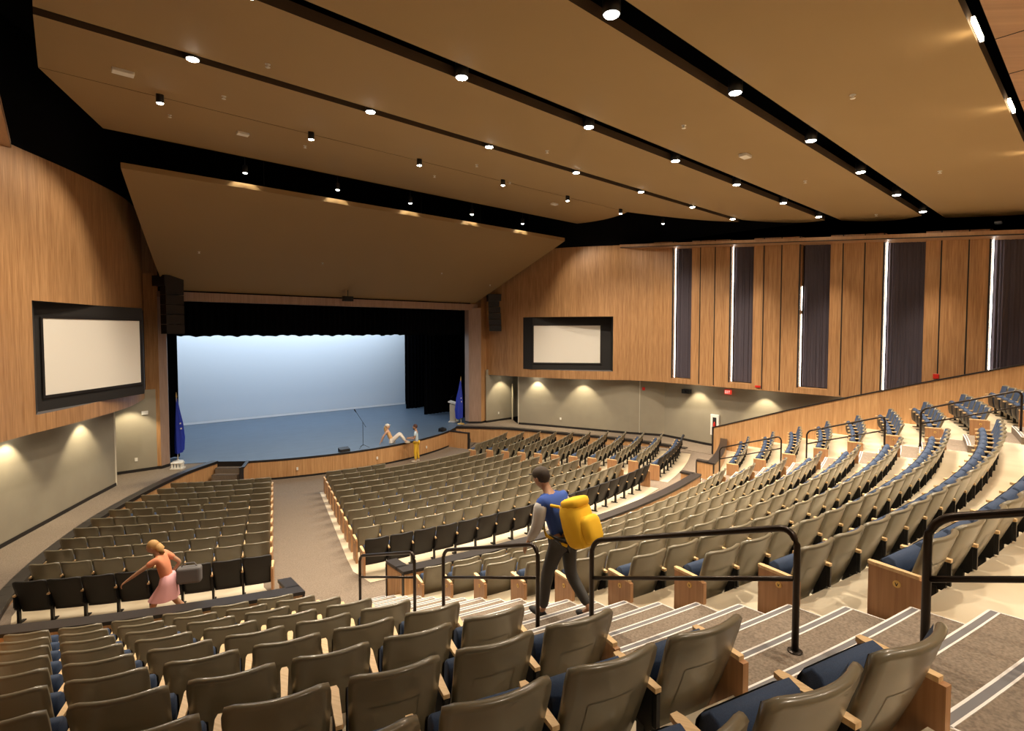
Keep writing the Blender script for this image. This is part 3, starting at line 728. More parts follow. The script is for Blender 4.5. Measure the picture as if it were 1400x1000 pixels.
# ------------------------------------------------------------------ chairs
ZB, ZH = .19, .665
def shell_y(t): return .265 * (1 - t) ** 1.05 - .014 * sin(pi * t)
def shell_mesh():
    nx = 11; back = lambda t: (shell_y(t), ZB + ZH * t)
    P = [(*back(t), 0, t) for t in (0, .15, .35, .55, .75, .88, .95)]
    y, z = back(1); P += [(y - .004, z - .010, 0, 1), (y + .004, z + .002, .003, 1), (y + .018, z + .007, .004, 1), (y + .034, z + .002, .006, 1), (y + .042, z - .014, .008, 1)]
    P += [(back(t)[0] + .036, back(t)[1], .008, t) for t in (.9, .6, .3, 0)]
    V = []; F = []
    for j, (y, z, ins, t) in enumerate(P):
        for i in range(nx):
            u = -1 + 2 * i / (nx - 1); hw = .248 + .021 * t - ins
            if t > .9: hw -= .010 * ((t - .9) / .1) ** 2
            zz = z - (.018 * abs(u) ** 12 if t > .8 else 0); curve = .062 * u * u * (.25 + .75 * t)
            V.append((u * hw, y + curve, zz))
    for j in range(len(P) - 1):
        for i in range(nx - 1): a = j * nx + i; F.append((a, a + 1, a + nx + 1, a + nx))
    m = len(P)
    for e in (0, nx - 1):
        idx = [j * nx + e for j in range(m)]
        for j in range(m // 2):
            q = (idx[j], idx[j + 1], idx[m - 2 - j], idx[m - 1 - j])
            if len(set(q)) == 4: F.append(q if e == 0 else q[::-1])
            elif j + 1 < m - 1 - j: F.append(tuple(dict.fromkeys(q)))
    F.append(tuple((m - 1) * nx + i for i in range(nx - 1, -1, -1)) + tuple(range(nx)))
    # raised moulded frame on the back
    b = len(V)
    def on(u, t): hw = .243 + .021 * t; return (u * hw, shell_y(t) + .062 * u * u * (.25 + .75 * t) - .0035, ZB + ZH * t)
    def strip(pts, w):
        c = len(V)
        for (u, t, du, dt) in pts: V.extend([on(u, t), on(u + du * w, t + dt * w)])
        for i in range(len(pts) - 1): F.append((c + 2 * i, c + 2 * i + 1, c + 2 * i + 3, c + 2 * i + 2))
    strip([(-.55, t, 1, 0) for t in (.18, .35, .5, .65)], .03); strip([(.52, t, 1, 0) for t in (.18, .35, .5, .65)], .03)
    strip([(u, .65, 0, 1) for u in (-.55, -.3, 0, .3, .55)], .012)
    return V, F
def cushion_mesh():                                   # upholstered front of the backrest
    nx, nz = 7, 6; V = []; F = []
    for j in range(nz):
        t = j / (nz - 1); z = .33 + .50 * t; y0 = shell_y((z - ZB) / ZH) + .038
        for i in range(nx):
            u = -1 + 2 * i / (nx - 1); e = (1 - abs(u) ** 4) * (1 - abs(2 * t - 1) ** 4)
            V.append((u * .246, y0 + .062 * u * u * (.25 + .75 * t) + .040 * e, z))
    for j in range(nz - 1):
        for i in range(nx - 1): a = j * nx + i; F.append((a, a + nx, a + nx + 1, a + 1))
    return V, F
def seat_mesh(simple=False):                          # tipped-up seat pad, a rounded slab
    prof = [(.26, .24), (.33, .22), (.375, .26), (.40, .40), (.405, .53), (.392, .590), (.345, .632), (.295, .615), (.268, .54), (.255, .40)]
    V = []; F = []; xs = [(-.238, .8), (-.228, 1), (.228, 1), (.238, .8)]; n = len(prof)
    cy_, cz = .33, .43
    for x, s in xs: V += [(x, cy_ + (y - cy_) * s, cz + (z - cz) * (.94 if s < 1 else 1)) for y, z in prof]
    for i in range(len(xs) - 1):
        for k in range(n): F.append((i * n + k, i * n + (k + 1) % n, (i + 1) * n + (k + 1) % n, (i + 1) * n + k))
    F += [tuple(range(n - 1, -1, -1)), tuple(range((len(xs) - 1) * n, len(xs) * n))]
    return V, F
def pan_mesh():                                        # dark moulded underside of the tipped-up seat
    prof = [(.330, .205), (.395, .245), (.418, .36), (.424, .50), (.414, .565), (.400, .590)]
    V = []; F = []; n = len(prof); xs = (-.245, -.20, .20, .245)
    for q, x in enumerate(xs): V += [(x, y - (.012 if q in (0, 3) else 0), z) for y, z in prof]
    for i in range(3):
        for k in range(n - 1): F.append((i * n + k, (i + 1) * n + k, (i + 1) * n + k + 1, i * n + k + 1))
    return V, F
def arm_mb(x):
    m = MB(); m.prism([(x - .020, .10), (x + .020, .10), (x + .028, .42), (x + .018, .46), (x - .018, .46), (x - .028, .42)], .548, .574); return m
def stand_mb(x):
    m = MB(); m.box(x - .018, x + .018, .13, .36, .30, .548); m.box(x - .02, x + .02, .19, .25, .0, .32); m.box(x - .03, x + .03, .15, .36, 0, .02)
    m.box(x - .012, x + .012, .10, .15, .35, .54); return m
def panel_mb(x):
    m = MB(); m.box(x - .022, x + .022, .07, .45, .01, .548); return m
def setsmooth(me):
    for p in me.polygons: p.use_smooth = True
    return me
def mkmesh(name, V, F, m, sm=True):
    me = bpy.data.meshes.new(name); me.from_pydata(V, [], F); me.materials.append(m)
    if sm: setsmooth(me)
    me.update(); return me
SV, SF = shell_mesh(); CV, CF = cushion_mesh(); TV, TF = seat_mesh()
ME = dict(shell=mkmesh('backrest_shell', SV, SF, SHELL), shellb=mkmesh('backrest_shell', SV, SF, SHELLB),
          cush=mkmesh('back_cushion', CV, CF, FABRIC), seat=mkmesh('seat_pad', TV, TF, FABRIC))
PV, PF = pan_mesh(); ME['pan'] = mkmesh('seat_pan', PV, PF, mat('pan_plastic', (.035, .030, .024), .5))
HP = .278
def mbmesh(name, m, mt):
    me = bpy.data.meshes.new(name); me.from_pydata(m.v, [], m.f); me.materials.append(mt); me.update(); return me
ME['arm'] = mbmesh('armrest', arm_mb(0), LIGHTWOOD); ME['stand'] = mbmesh('stand', stand_mb(0), BLACKM); ME['panel'] = mbmesh('end_panel', panel_mb(0), ENDWOOD)
em = MB(); em.lathe([(.0, 0), (.028, 0), (.028, .006), (.02, .008)][1:], n=16)
em.v = [(-z, x, y + .0) for x, y, z in em.v]
vv = [(-.0085, -.012, .012), (-.0085, -.006, .012), (-.0085, .0, -.004), (-.0085, .006, .012), (-.0085, .012, .012), (-.0085, .0035, -.014), (-.0085, -.0035, -.014)]
ME['emblem'] = mbmesh('row_medallion', em, BRASS)
ME['letter'] = mkmesh('row_letter', vv, [(0, 1, 2, 6), (2, 3, 4, 5), (2, 5, 6)], BASE, False)
def part(name, me, parent, loc=(0, 0, 0), rz=0):
    o = bpy.data.objects.new(name, me); sc.collection.objects.link(o); o.parent = parent; o.location = loc
    if rz: o.rotation_euler = (0, 0, rz)
    return o

class Seat: pass
seats = []
def row(k, xl, xr, tierq, block, n=None, keep=None, black=False, th_left=True):
    R = RU(k) if tierq else RF(k); z = ZU(k) if tierq else None
    t0 = math.asin(max(-1, min(1, xl / R))); t1 = math.asin(max(-1, min(1, xr / R)))
    N = n or max(1, int(round((t1 - t0) * R / .556)))
    for i in range(N):
        if keep and not keep(i, N): continue
        s = Seat(); th = t0 + (t1 - t0) * (i + .5) / N; s.th = th; s.x = R * sin(th); s.y = YC - R * cos(th)
        s.pitch = (t1 - t0) * R / N
        s.z = z if tierq else fz((R - .3) * sin(th), YC - (R - .3) * cos(th)) + .006
        s.k = k; s.i = i; s.n = N; s.block = block; s.black = black; s.tier = tierq
        s.end = (-1 if i == 0 else 0, 1 if i == N - 1 else 0); s.pan = (block[0] != 'L', block[0] != 'R')
        q = project((s.x, s.y, s.z + .85)); s.vis = bool(q and -60 < q[0] < 1460 and q[1] < 1075); s.d = q[2] if q else 1e9; s.q = q
        seats.append(s)
for k in range(1, 12):
    row(k, LL[k - 1], LR[k - 1], False, 'LF', black=(k == 11))
    row(k, CL[k - 1], CR[k - 1], False, 'CF', black=(k == 11), keep=(lambda i, N: i < 4) if k == 1 else None)
    row(k, RL[k - 1], RR[k - 1], False, 'RF', black=(k == 11))
for k in range(1, 13):
    if k <= 10: row(k, -11.4, -7.87, True, 'LU', n=6)
    row(k, -5.87, 4.88, True, 'CU', n=19)
    row(k, 6.62, 10.35, True, 'RU', n=7 if k < 5 else 6)
seats = [s for s in seats if s.vis]
# nothing is hidden wholly: keep the 300 nearest as individual chairs
seats.sort(key=lambda s: s.d)
indiv, rest = seats[:300], seats[300:]
BN = {'LU': 'left upper block', 'CU': 'centre upper block', 'RU': 'right upper block', 'LF': 'left lower block', 'CF': 'centre lower block', 'RF': 'right lower block'}
def label(s):
    kind = 'black-backed' if s.black else 'taupe-backed'
    i = s.i + 1
    pos = ordn[i - 1] + ' from left' if i < s.n else 'rightmost'
    if i == 1: pos = 'leftmost'
    rw = 'row %s behind the rail wall' % ordn_(s.k) if s.tier else 'row %s from the stage' % ordn_(s.k)
    return '%s theatre seat, %s, %s, %s' % (kind, pos, rw, BN[s.block])
NUMW = ['one', 'two', 'three', 'four', 'five', 'six', 'seven', 'eight', 'nine', 'ten', 'eleven', 'twelve']
def ordn_(k): return NUMW[k - 1]
for s in indiv:
    t = empty('theatre_seat', (s.x, s.y, s.z), s.th)
    tag(t, label(s), 'seat', ('seats of row %s, %s' % (ordn_(s.k), BN[s.block])))
    part('backrest_shell', ME['shellb' if s.black else 'shell'], t); part('back_cushion', ME['cush'], t); part('seat_pad', ME['seat'], t); part('seat_pan', ME['pan'], t)
    h = s.pitch / 2
    part('armrest', ME['arm'], t, (-h, 0, 0))
    if s.end[0] and s.pan[0]:
        part('end_panel', ME['panel'], t, (-h, 0, 0))
        if s.d < 16:
            e = part('row_medallion', ME['emblem'], t, (-h - .022, .245, .46)); part('row_letter', ME['letter'], e)
    else: part('stand', ME['stand'], t, (-h, 0, 0))
    if s.end[1]:
        part('armrest', ME['arm'], t, (h, 0, 0)); part(*(('end_panel', ME['panel']) if s.pan[1] else ('stand', ME['stand'])), t, (h, 0, 0))
# the far seats: one object
big = {i: MB() for i in range(1)}[0]; mats = [SHELL, SHELLB, FABRIC, BLACKM, LIGHTWOOD, ENDWOOD, MATS['pan_plastic']]
A0, S0, P0 = arm_mb(0), stand_mb(0), panel_mb(0)
def put(s, V, F, mi, dx=0):
    c, sn_ = cos(s.th), sin(s.th)
    big.add([(s.x + (x + dx) * c - y * sn_, s.y + (x + dx) * sn_ + y * c, s.z + z) for x, y, z in V], F, mi=mi)
for s in rest:
    put(s, SV, SF, 1 if s.black else 0); put(s, CV, CF, 2); put(s, TV, TF, 2); put(s, PV, PF, 6); h = s.pitch / 2
    put(s, A0.v, A0.f, 4, -h)
    put(s, *((P0.v, P0.f, 5) if s.end[0] and s.pan[0] else (S0.v, S0.f, 3)), -h)
    if s.end[1]: put(s, A0.v, A0.f, 4, h); put(s, *((P0.v, P0.f, 5) if s.pan[1] else (S0.v, S0.f, 3)), h)
o = big.build('distant_seats', mats, None, False)
for p in o.data.polygons: p.use_smooth = p.material_index < 3
tag(o, 'distant rows of taupe-backed theatre seats nearest the stage and far right', 'seats', kind='stuff')

# ------------------------------------------------------------------ handrails
def handrail(x, y0, z0, y1, z1, label, ta, tb):
    """post feet (y0,z0) low end and (y1,z1) high end; rail bent down at both ends"""
    t = empty('handrail', (x, y0, z0)); H = ta - z0; r = .024
    def P(y, z): return Vector((0, y - y0, z - z0))
    sl = (tb - ta) / (y1 - y0); s = -1
    pts = [P(y0, z0), P(y0, z0 + H - .12)]
    n = 6
    top = lambda y: z0 + H + sl * (y - y0)
    c = .12
    for i in range(1, n): a = pi / 2 * i / n; pts.append(P(y0 - c * (1 - cos(a)), z0 + H - .12 + c * sin(a) * 1.0 + sl * (-c) * (1 - cos(a))))
    pts.append(P(y0 - c, top(y0 - c) )); pts.append(P(y1 + c, top(y1 + c) ))
    for i in range(1, n): a = pi / 2 * i / n; pts.append(P(y1 + c - c * sin(a), top(y1 + c) - c * (1 - cos(a)) - sl * c * sin(a) * (1 - i / n)))
    pts.append(P(y1, top(y1 + c) - c)); pts.append(P(y1, z1))
    m = MB(); m.tube(pts, r, 10); m.build('rail_loop', BRONZE, t, True)
    m = MB(); m.tube([P(y0, ta - .37), P(y1, tb - .37)], .019, 8); m.build('mid_rail', BRONZE, t, True)
    for y, z in ((y0, z0), (y1, z1)):
        m = MB(); m.lathe([(.05, 0), (.05, .008), (.03, .012)], c=tuple(P(y, z))); m.build('foot_plate', BRONZE, t)
    tag(t, label, 'handrail', 'stair handrails')
def stz(x, y):
    R = math.hypot(x, y - YC); k = math.floor((R + 1.0 - 23.74) / .867); 
    if k < 1: return .86 if R > 23.61 - .36 else .72
    return ZU(k) + (.1635 if R - (RU(k) - 1.0) > .4335 else .006)
for x, ys, wh in ((-6.86, [(-15.34, -17.12), (-17.86, -19.67), (-20.42, -22.28), (-23.01, -24.8)], 'left'), (5.8, [(-15.27, -17.2), (-17.91, -19.81), (-20.57, -22.4)], 'right')):
    for i, (a, b) in enumerate(ys):
        handrail(x, a, stz(x, a), b, stz(x, b), 'bronze tube handrail on the %s stair, %s from the bottom' % (wh, ordn[i]), 2.24 + .352 * (-15.34 - a), 2.24 + .352 * (-15.34 - b))

# ------------------------------------------------------------------ stage things
def cyl(mb, x, y, z0, z1, r, n=10): mb.lathe([(r, z0), (r, z1)], c=(x, y, 0), n=n)
# microphone stand
t = empty('microphone_stand', (-.33, -1.95, ST))
m = MB(); 
for a in (90, 210, 330): m.tube([(0, 0, .16), (.28 * cos(R_(a)), .28 * sin(R_(a)), .01)], .009, 6)
m.build('tripod_base', BLACKM, t); m = MB(); m.tube([(0, 0, .1), (0, 0, 1.15)], .011, 8); m.build('pole', BLACKM, t)
m = MB(); m.tube([(.12, -.05, .92), (0, 0, 1.15), (-.26, .10, 1.62)], .009, 6); m.build('boom', BLACKM, t)
m = MB(); m.tube([(-.26, .10, 1.60), (-.33, .13, 1.74)], [.018, .028], 8); m.build('microphone', BLACKM, t)
tag(t, 'black microphone stand with a raised boom on the stage', 'microphone stand')
# flags
def flag(x, y, h, label, side):
    t = empty('flag', (x, y, ST)); m = MB(); m.lathe([(.20, 0), (.20, .03), (.06, .06), (.03, .09)], n=16); m.build('base', BRASS if side < 0 else WHITE, t, True)
    m = MB(); m.tube([(0, 0, .06), (0, 0, h)], .018, 8); m.build('pole', mat('pole_wood', (.62, .52, .38), .4), t)
    m = MB(); m.lathe([(.02, 0), (.03, .03), (.012, .16), (.002, .22)], c=(0, 0, h), n=8); m.build('finial', BRASS, t, True)
    n = 24; V = []; F = []; lv = [h - .05, h - .5, h * .6, h * .35, .38]; wd = [q * (.72 if side > 0 else 1) for q in (.03, .09, .17, .22, .20)]
    for z, w_ in zip(lv, wd):
        for i in range(n):
            a = 2 * pi * i / n; r = w_ * (1 + .22 * sin(a * 5 + z)); V.append((r * cos(a) + side * w_ * .5, r * .7 * sin(a), z + .06 * sin(a + 1) * (z < 1)))
    for j in range(len(lv) - 1):
        for i in range(n): F.append((j * n + i, (j + 1) * n + i, (j + 1) * n + (i + 1) % n, j * n + (i + 1) % n))
    c = mesh_obj('cloth', V, F, FLAGB, t, True)
    m = MB()
    for zz, dx in ((h * .60, 0), (h * .52, .02)):
        P = [(.05 * (1 if i % 2 == 0 else .42) * sin(pi * i / 5) + side * .09 + dx, -.155, zz + .05 * (1 if i % 2 == 0 else .42) * cos(pi * i / 5)) for i in range(10)]
        m.add(P, [tuple(range(10))])
    m.build('emblem', WHITE, c)
    tag(t, label, 'flag', 'blue flags beside the stage opening')
flag(6.48, .10, 2.45, 'furled blue flag on a pole at the right of the stage', -1)
flag(-6.92, .62, 2.55, 'furled blue flag on a pole at the left of the stage', 1)
# lectern
t = empty('lectern', (6.62, 1.02, ST), R_(40))
m = MB(); m.box(-.20, .20, -.16, .16, .06, 1.02); m.build('body', mat('lectern_wood', (.62, .55, .42), .5), t)
m = MB(); m.box(-.28, .28, -.24, .22, 0, .06); m.build('base', WHITE, t)
m = MB(); m.add([(-.30, -.26, 1.0), (.30, -.26, 1.0), (.30, .24, 1.14), (-.30, .24, 1.14), (-.30, -.26, 1.05), (.30, -.26, 1.05), (.30, .24, 1.19), (-.30, .24, 1.19)], [(0, 3, 2, 1), (4, 5, 6, 7), (0, 1, 5, 4), (1, 2, 6, 5), (2, 3, 7, 6), (3, 0, 4, 7)]); m.build('slanted_top', WHITE, t)
m = MB(); m.tube([(0, .2, 1.15), (0, .12, 1.4), (0, -.02, 1.5)], .008, 6); m.build('gooseneck', BLACKM, t)
tag(t, 'pale lectern with slanted top and gooseneck microphone beside the right flag', 'lectern')
# white step stool at left
t = empty('step_stool', (-7.12, -.56, .885), R_(-35)); t.scale = (.66, .66, .78)
m = MB(); m.box(-.30, .30, -.18, .18, .26, .31); m.build('top', WHITE, t)
m = MB(); m.box(-.33, .33, -.21, .21, 0, .06); m.build('base', WHITE, t)
for i in (-.24, -.08, .08, .24):
    m = MB(); m.box(i - .035, i + .035, -.15, .15, .06, .26); m.build('leg', WHITE, t)
tag(t, 'small white step stool at the foot of the left column', 'stool')
# wedges and lights
for x, y, lb, rz in ((-1.23, -2.02, 'small black monitor on the stage edge left of the microphone', 0), (4.55, -.95, 'low black monitor wedge near the right stage corner', .5)):
    t = empty('stage_monitor', (x, y, ST), rz); m = MB(); m.add([(-.22, -.12, 0), (.22, -.12, 0), (.22, .14, 0), (-.22, .14, 0), (-.22, -.09, .11), (.22, -.09, .11), (.22, .12, .17), (-.22, .12, .17)], [(0, 3, 2, 1), (4, 5, 6, 7), (0, 1, 5, 4), (1, 2, 6, 5), (2, 3, 7, 6), (3, 0, 4, 7)])
    m.build('cabinet', BLACKM, t); m = MB(); m.box(-.19, .19, -.128, -.12, .01, .09); m.build('grille', MASK, t); tag(t, lb, 'loudspeaker')
# speaker arrays
def array(x, y, zt, zb, lb, rz):
    t = empty('speaker_array', (x, y, zb), rz); n = 5; h = (zt - zb) / n
    m = MB(); m.box(-.36, .36, -.2, .5, zt - zb - .03, zt - zb + .35); m.build('rigging_frame', BLACKM, t)
    for i in range(n):
        b = MB(); dy = (-.05 * (n - i) ** 1.2 * .3 + .10 * i * .4) if x > 0 else 0; b.prism([(-.34, -.22 + dy), (.34, -.22 + dy), (.24, .25 + dy), (-.24, .25 + dy)], i * h + .01, (i + 1) * h - .01); b.build('cabinet', BLACKM, t)
    tag(t, lb, 'loudspeaker', 'hung line array speakers')
array(8.02, -.95, 7.75, 6.05, 'black hung line array speaker at the right stage column', R_(-30))
array(-7.20, -.62, 7.75, 5.95, 'black hung line array speaker at the left stage column', R_(25))
t = empty('centre_speaker', (-.35, -.62, 7.42)); m = MB(); m.box(-.22, .22, -.12, .12, 0, .22); m.build('cabinet', BLACKM, t); m = MB(); m.tube([(0, 0, .2), (0, 0, .5)], .015, 6); m.build('bracket', BLACKM, t)
tag(t, 'small black box speaker hung at the centre of the stage header', 'loudspeaker')
# fascia step lights / outlets
for i, tth in enumerate((-17.6, .8, 16.5)):
    x, y = 10.44 * sin(R_(tth)), YC - 10.44 * cos(R_(tth)); m = MB(); m.box(-.035, .035, -.01, .01, -.06, .06)
    o = m.build('outlet_plate', WHITE, None, False, (x, y, .45)); o.rotation_euler = (0, 0, R_(tth)); tag(o, 'small white plate on the wooden stage front, %s from the left' % ordn[i], 'outlet', 'stage front plates')

# ------------------------------------------------------------------ wall things
def wallbox(x, y, z, sx, sz, m, name, lb, cat, ang, group=None, depth=.04):
    b = MB(); b.box(-sx / 2, sx / 2, -depth, 0, -sz / 2, sz / 2); o = bevel(b.build(name, m, None, False, (x, y, z)), .005, 1)
    o.rotation_euler = (0, 0, R_(ang)); tag(o, lb, cat, group); return o
def line_xy(Bk, y):
    for a, b in zip(Bk[2:], Bk[3:]):
        if b[1] <= y <= a[1]: return a[0] + (b[0] - a[0]) * (y - a[1]) / (b[1] - a[1])
for Bk, px_, nm in ((RB, 874, 'right'), (RB, 710.5, 'right'), (LB, 158, 'left')):
    if px_ > 800:
        s_, p = cutpx(Bk[2:], px_, 2)
        q = (p[0] - .02, p[1] - .012)
    else: q = (Bk[2][0] - (.01 if nm == 'right' else -.01), Bk[2][1] - .01)
    m = MB(); m.box(q[0] - .022, q[0] + .022, q[1] - .012, q[1] + .012, .9, 3.64); struct(m.build('trim_4', mat('corner_guard', (.62, .58, .48), .4)))
# exit signs: red face with EXIT letters
def exit_sign(loc, rz, lb):
    t = empty('exit_sign', loc, R_(rz)); m = MB(); m.box(-.19, .19, -.05, 0, -.12, .12); m.build('sign_box', mat('sign_red', (.5, .03, .02), .4, emit=(1, .06, .03), es=.7), t)
    L = MB(); h, wd, s = .075, .028, .010
    def bar(x0, x1, z0, z1): L.box(x0, x1, -.056, -.051, z0, z1)
    x = -.15
    bar(x, x + .015, -h, h); [bar(x, x + .055, z - s, z + s) for z in (-h + s, 0, h - s)]
    x = -.075
    L.add([(x, -.056, -h), (x + .018, -.056, -h), (x + .06, -.056, h), (x + .042, -.056, h)], [(0, 1, 2, 3)]); L.add([(x + .042, -.055, -h), (x + .06, -.055, -h), (x + .018, -.055, h), (x, -.055, h)], [(0, 1, 2, 3)])
    bar(.012, .027, -h, h); bar(.078, .093, -h, h); bar(.055, .117, h - 2 * s, h)
    L.build('exit_letters', mat('sign_white', (.9, .85, .8), emit=(1, .85, .75), es=.8), t); t.scale = (.82, .82, .82); tag(t, lb, 'sign', 'exit signs')
exit_sign((12.25, -12.35, 3.32), -90, 'red exit sign under the wooden wall above the fire extinguisher')
wallbox(11.59, -13.95, 3.74, .22, .09, RED, 'fire_strobe', 'flat red strobe on the wood below the second drape bay', 'alarm', -90)
wallbox(11.585, -19.85, 4.55, .16, .16, RED, 'fire_strobe', 'red fire alarm strobe on the wood right of the fourth drape', 'alarm', -90)
x = line_xy(RB, -8.1); wallbox(x - .02, -8.1, 3.15, .14, .16, RED, 'fire_alarm', 'red fire alarm high on the taupe wall right of the screen', 'alarm', -58)
t = empty('wall_camera', (12.33, -10.3, 3.18), R_(-90)); m = MB(); m.box(-.20, .20, -.22, 0, -.1, .1); m.build('housing', BLACKM, t); m = MB(); m.tube([(0, -.22, 0), (0, -.28, -.01)], .05, 10); m.build('lens', BLACKM, t)
tag(t, 'black box camera mounted under the soffit left of the wall light', 'camera')
# extinguisher cabinet
t = empty('extinguisher_cabinet', (12.29, -11.75, 1.28), R_(-90)); m = MB(); m.box(-.20, .20, -.10, 0, 0, .95); bevel(m.build('cabinet', mat('cabinet_white', (.85, .83, .8), .4), t), .008)
m = MB(); m.box(-.09, .09, -.106, -.10, .15, .82); m.build('window', MASK, t)
m = MB(); m.lathe([(.055, 0), (.055, .32), (.03, .38), (.02, .42)], c=(0, -.11, .20), n=12); m.build('extinguisher', RED, t, True)
tag(t, 'white fire extinguisher cabinet on the right wall beside the sloping wooden wall', 'fire extinguisher')
wallbox(-8.05, -.15, 3.05, .2, .14, WHITE, 'thermostat', 'white box high on the left recess wall', 'thermostat', 0)
for (x, y, a, nm) in ((-8.35, -.13, 0, 'low on the left recess wall'), (-10.42, -3.95, 58, 'low on the left taupe wall'), (8.75, -.44, 0, 'low on the right recess wall'), (9.95, -4.2, -62, 'low on the taupe wall under the right screen')):
    wallbox(x, y, 1.35, .09, .13, WHITE, 'wall_outlet', 'small white wall plate ' + nm, 'outlet', a, 'wall plates', .02)
# recess door with a bright edge
m = MB(); m.box(-.02, .02, -.03, .03, 0, 2.1); o = m.build('door_1', mat('door_edge', (.75, .68, .5), .5), None, False, (9.66, -.62, .89)); struct(o)
# ------------------------------------------------------------------ people
SKIN = {'fair': mat('skin_fair', (.62, .38, .26), .5), 'tan': mat('skin_tan', (.45, .25, .15), .5), 'brown': mat('skin_brown', (.20, .10, .06), .5)}
def skin_obj(name, verts, edges, radii, m, parent, sub_=1, root=0):
    me = bpy.data.meshes.new(name); me.from_pydata([tuple(v) for v in verts], edges, []); me.materials.append(m)
    o = bpy.data.objects.new(name, me); sc.collection.objects.link(o); o.parent = parent
    sk = o.modifiers.new('skin', 'SKIN'); sk.use_smooth_shade = True; sk.branch_smoothing = .4
    d = me.skin_vertices[0].data if me.skin_vertices else None
    for i, r in enumerate(radii):
        d[i].radius = r if isinstance(r, tuple) else (r, r); d[i].use_root = (i == root)
    s = o.modifiers.new('sub', 'SUBSURF'); s.levels = sub_; s.render_levels = sub_
    return o
def ellip(name, c, r, m, parent, rot=(0, 0, 0), n=16, cut=None, squash=None):
    V = []; F = []; mtx = Matrix.Rotation(rot[2], 3, 'Z') @ Matrix.Rotation(rot[1], 3, 'Y') @ Matrix.Rotation(rot[0], 3, 'X')
    nv = n // 2 + 1
    for j in range(nv):
        a = pi * j / (nv - 1)
        for i in range(n):
            b = 2 * pi * i / n; p = Vector((sin(a) * cos(b), sin(a) * sin(b), cos(a)))
            if squash: p = Vector(squash(p))
            p = Vector((p.x * r[0], p.y * r[1], p.z * r[2])); V.append(mtx @ p + Vector(c))
    for j in range(nv - 1):
        for i in range(n):
            q = (j * n + i, (j + 1) * n + i, (j + 1) * n + (i + 1) % n, j * n + (i + 1) % n); F.append(q)
    return mesh_obj(name, V, F, m, parent, True)
def person(loc, rz, J, top, bottom, shoe, skin, hair, lab, sleeve='short', legs='long', hairlen=.0, hat=None, height=1.72, skirt=None, beard=False):
    t = empty('person', loc, rz); t.scale = (height / 1.72,) * 3
    tag(t, lab, 'person'); S = SKIN[skin]
    g = lambda k: Vector(J[k])
    V = []; E = []; Rr = []; idx = {}
    def v(k, p, r, link=None):
        idx[k] = len(V); V.append(Vector(p)); Rr.append(r)
        if link is not None: E.append((idx[link], idx[k]))
    v('pelvis', g('pelvis'), (.135, .10)); v('waist', g('pelvis').lerp(g('chest'), .45), (.118, .088), 'pelvis'); v('chest', g('chest'), (.145, .10), 'waist')
    v('neck', g('neck'), .052, 'chest'); v('skull', g('head'), .060, 'neck')
    for s in 'LR':
        v('sh' + s, g('sh' + s), .056, 'chest'); v('el' + s, g('el' + s), .040, 'sh' + s); v('wr' + s, g('wr' + s), .026, 'el' + s)
        d = (g('wr' + s) - g('el' + s)).normalized(); side = d.cross(Vector((0, 1, .2))).normalized()
        pm = g('wr' + s) + d * .07; v('pm' + s, pm, (.034, .018), 'wr' + s)
        for f in range(4):
            off = side * (.026 - .0173 * f); curl = d.cross(side) * (.012 + .004 * f); ln = (.070, .080, .075, .058)[f]
            a = pm + off + d * .02; v('f%s%da' % (s, f), a, .0095, 'pm' + s); v('f%s%db' % (s, f), a + d * ln * .55 + curl, .0085, 'f%s%da' % (s, f)); v('f%s%dc' % (s, f), a + d * ln * .8 + curl * 2.6, .007, 'f%s%db' % (s, f))
        th = g('wr' + s) + d * .03 + side * .035; v('t%sa' % s, th, .011, 'wr' + s); v('t%sb' % s, th + d * .045 + side * .018, .009, 't%sa' % s)
        v('hp' + s, g('hp' + s), .086, 'pelvis'); v('kn' + s, g('kn' + s), .058, 'hp' + s); v('cf' + s, g('kn' + s).lerp(g('an' + s), .35), .054, 'kn' + s)
        v('an' + s, g('an' + s), .036, 'cf' + s); v('to' + s, g('to' + s), .030, 'an' + s)
    skin_obj('body', V, E, Rr, S, t)
    # head with face
    hd = g('head'); hr = R_(J.get('turn', 0)); tilt = R_(J.get('nod', 0))
    def sq(p):
        x, y, z = p
        if z < 0: x *= 1 - .28 * (-z) ** 1.5; y *= 1 - .12 * (-z)
        if y > .75 and abs(x) < .35 and -.35 < z < .25: y += .16 * (1 - abs(x) / .35)
        return (x, y, z)
    h = ellip('head', hd, (.078, .098, .122), S, t, (tilt, 0, hr), 20, squash=sq)
    Rm = Matrix.Rotation(hr, 3, 'Z') @ Matrix.Rotation(tilt, 3, 'X')
    at = lambda x, y, z: hd + Rm @ Vector((x, y, z))
    for sx in (-1, 1):
        ellip('eye', at(sx * .030, .086, .010), (.012, .008, .007), BASE, h, n=8); ellip('ear', at(sx * .077, -.005, -.005), (.012, .022, .032), S, h, (0, 0, hr), 8)
    ellip('mouth', at(0, .088, -.055), (.024, .008, .007), mat('lips', (.35, .10, .08), .5), h, (0, 0, hr), 8)
    if hair: 
        ellip('hair', at(0, -.020, .030), (.088, .100, .108), hair, t, (tilt - .35, 0, hr), 16)
        if hairlen:
            q = MB(); V2 = [at(0, -.075, .02), at(0, -.115, -.08), at(0, -.11, -.08 - hairlen * .6), at(0, -.09, -.08 - hairlen)]
            q.tube(V2, [.065, .070, .055, .02], 10); q.build('long_hair', hair, t, True)
    if beard: ellip('beard', at(0, .045, -.078), (.058, .055, .050), hair, h, (tilt, 0, hr), 12)
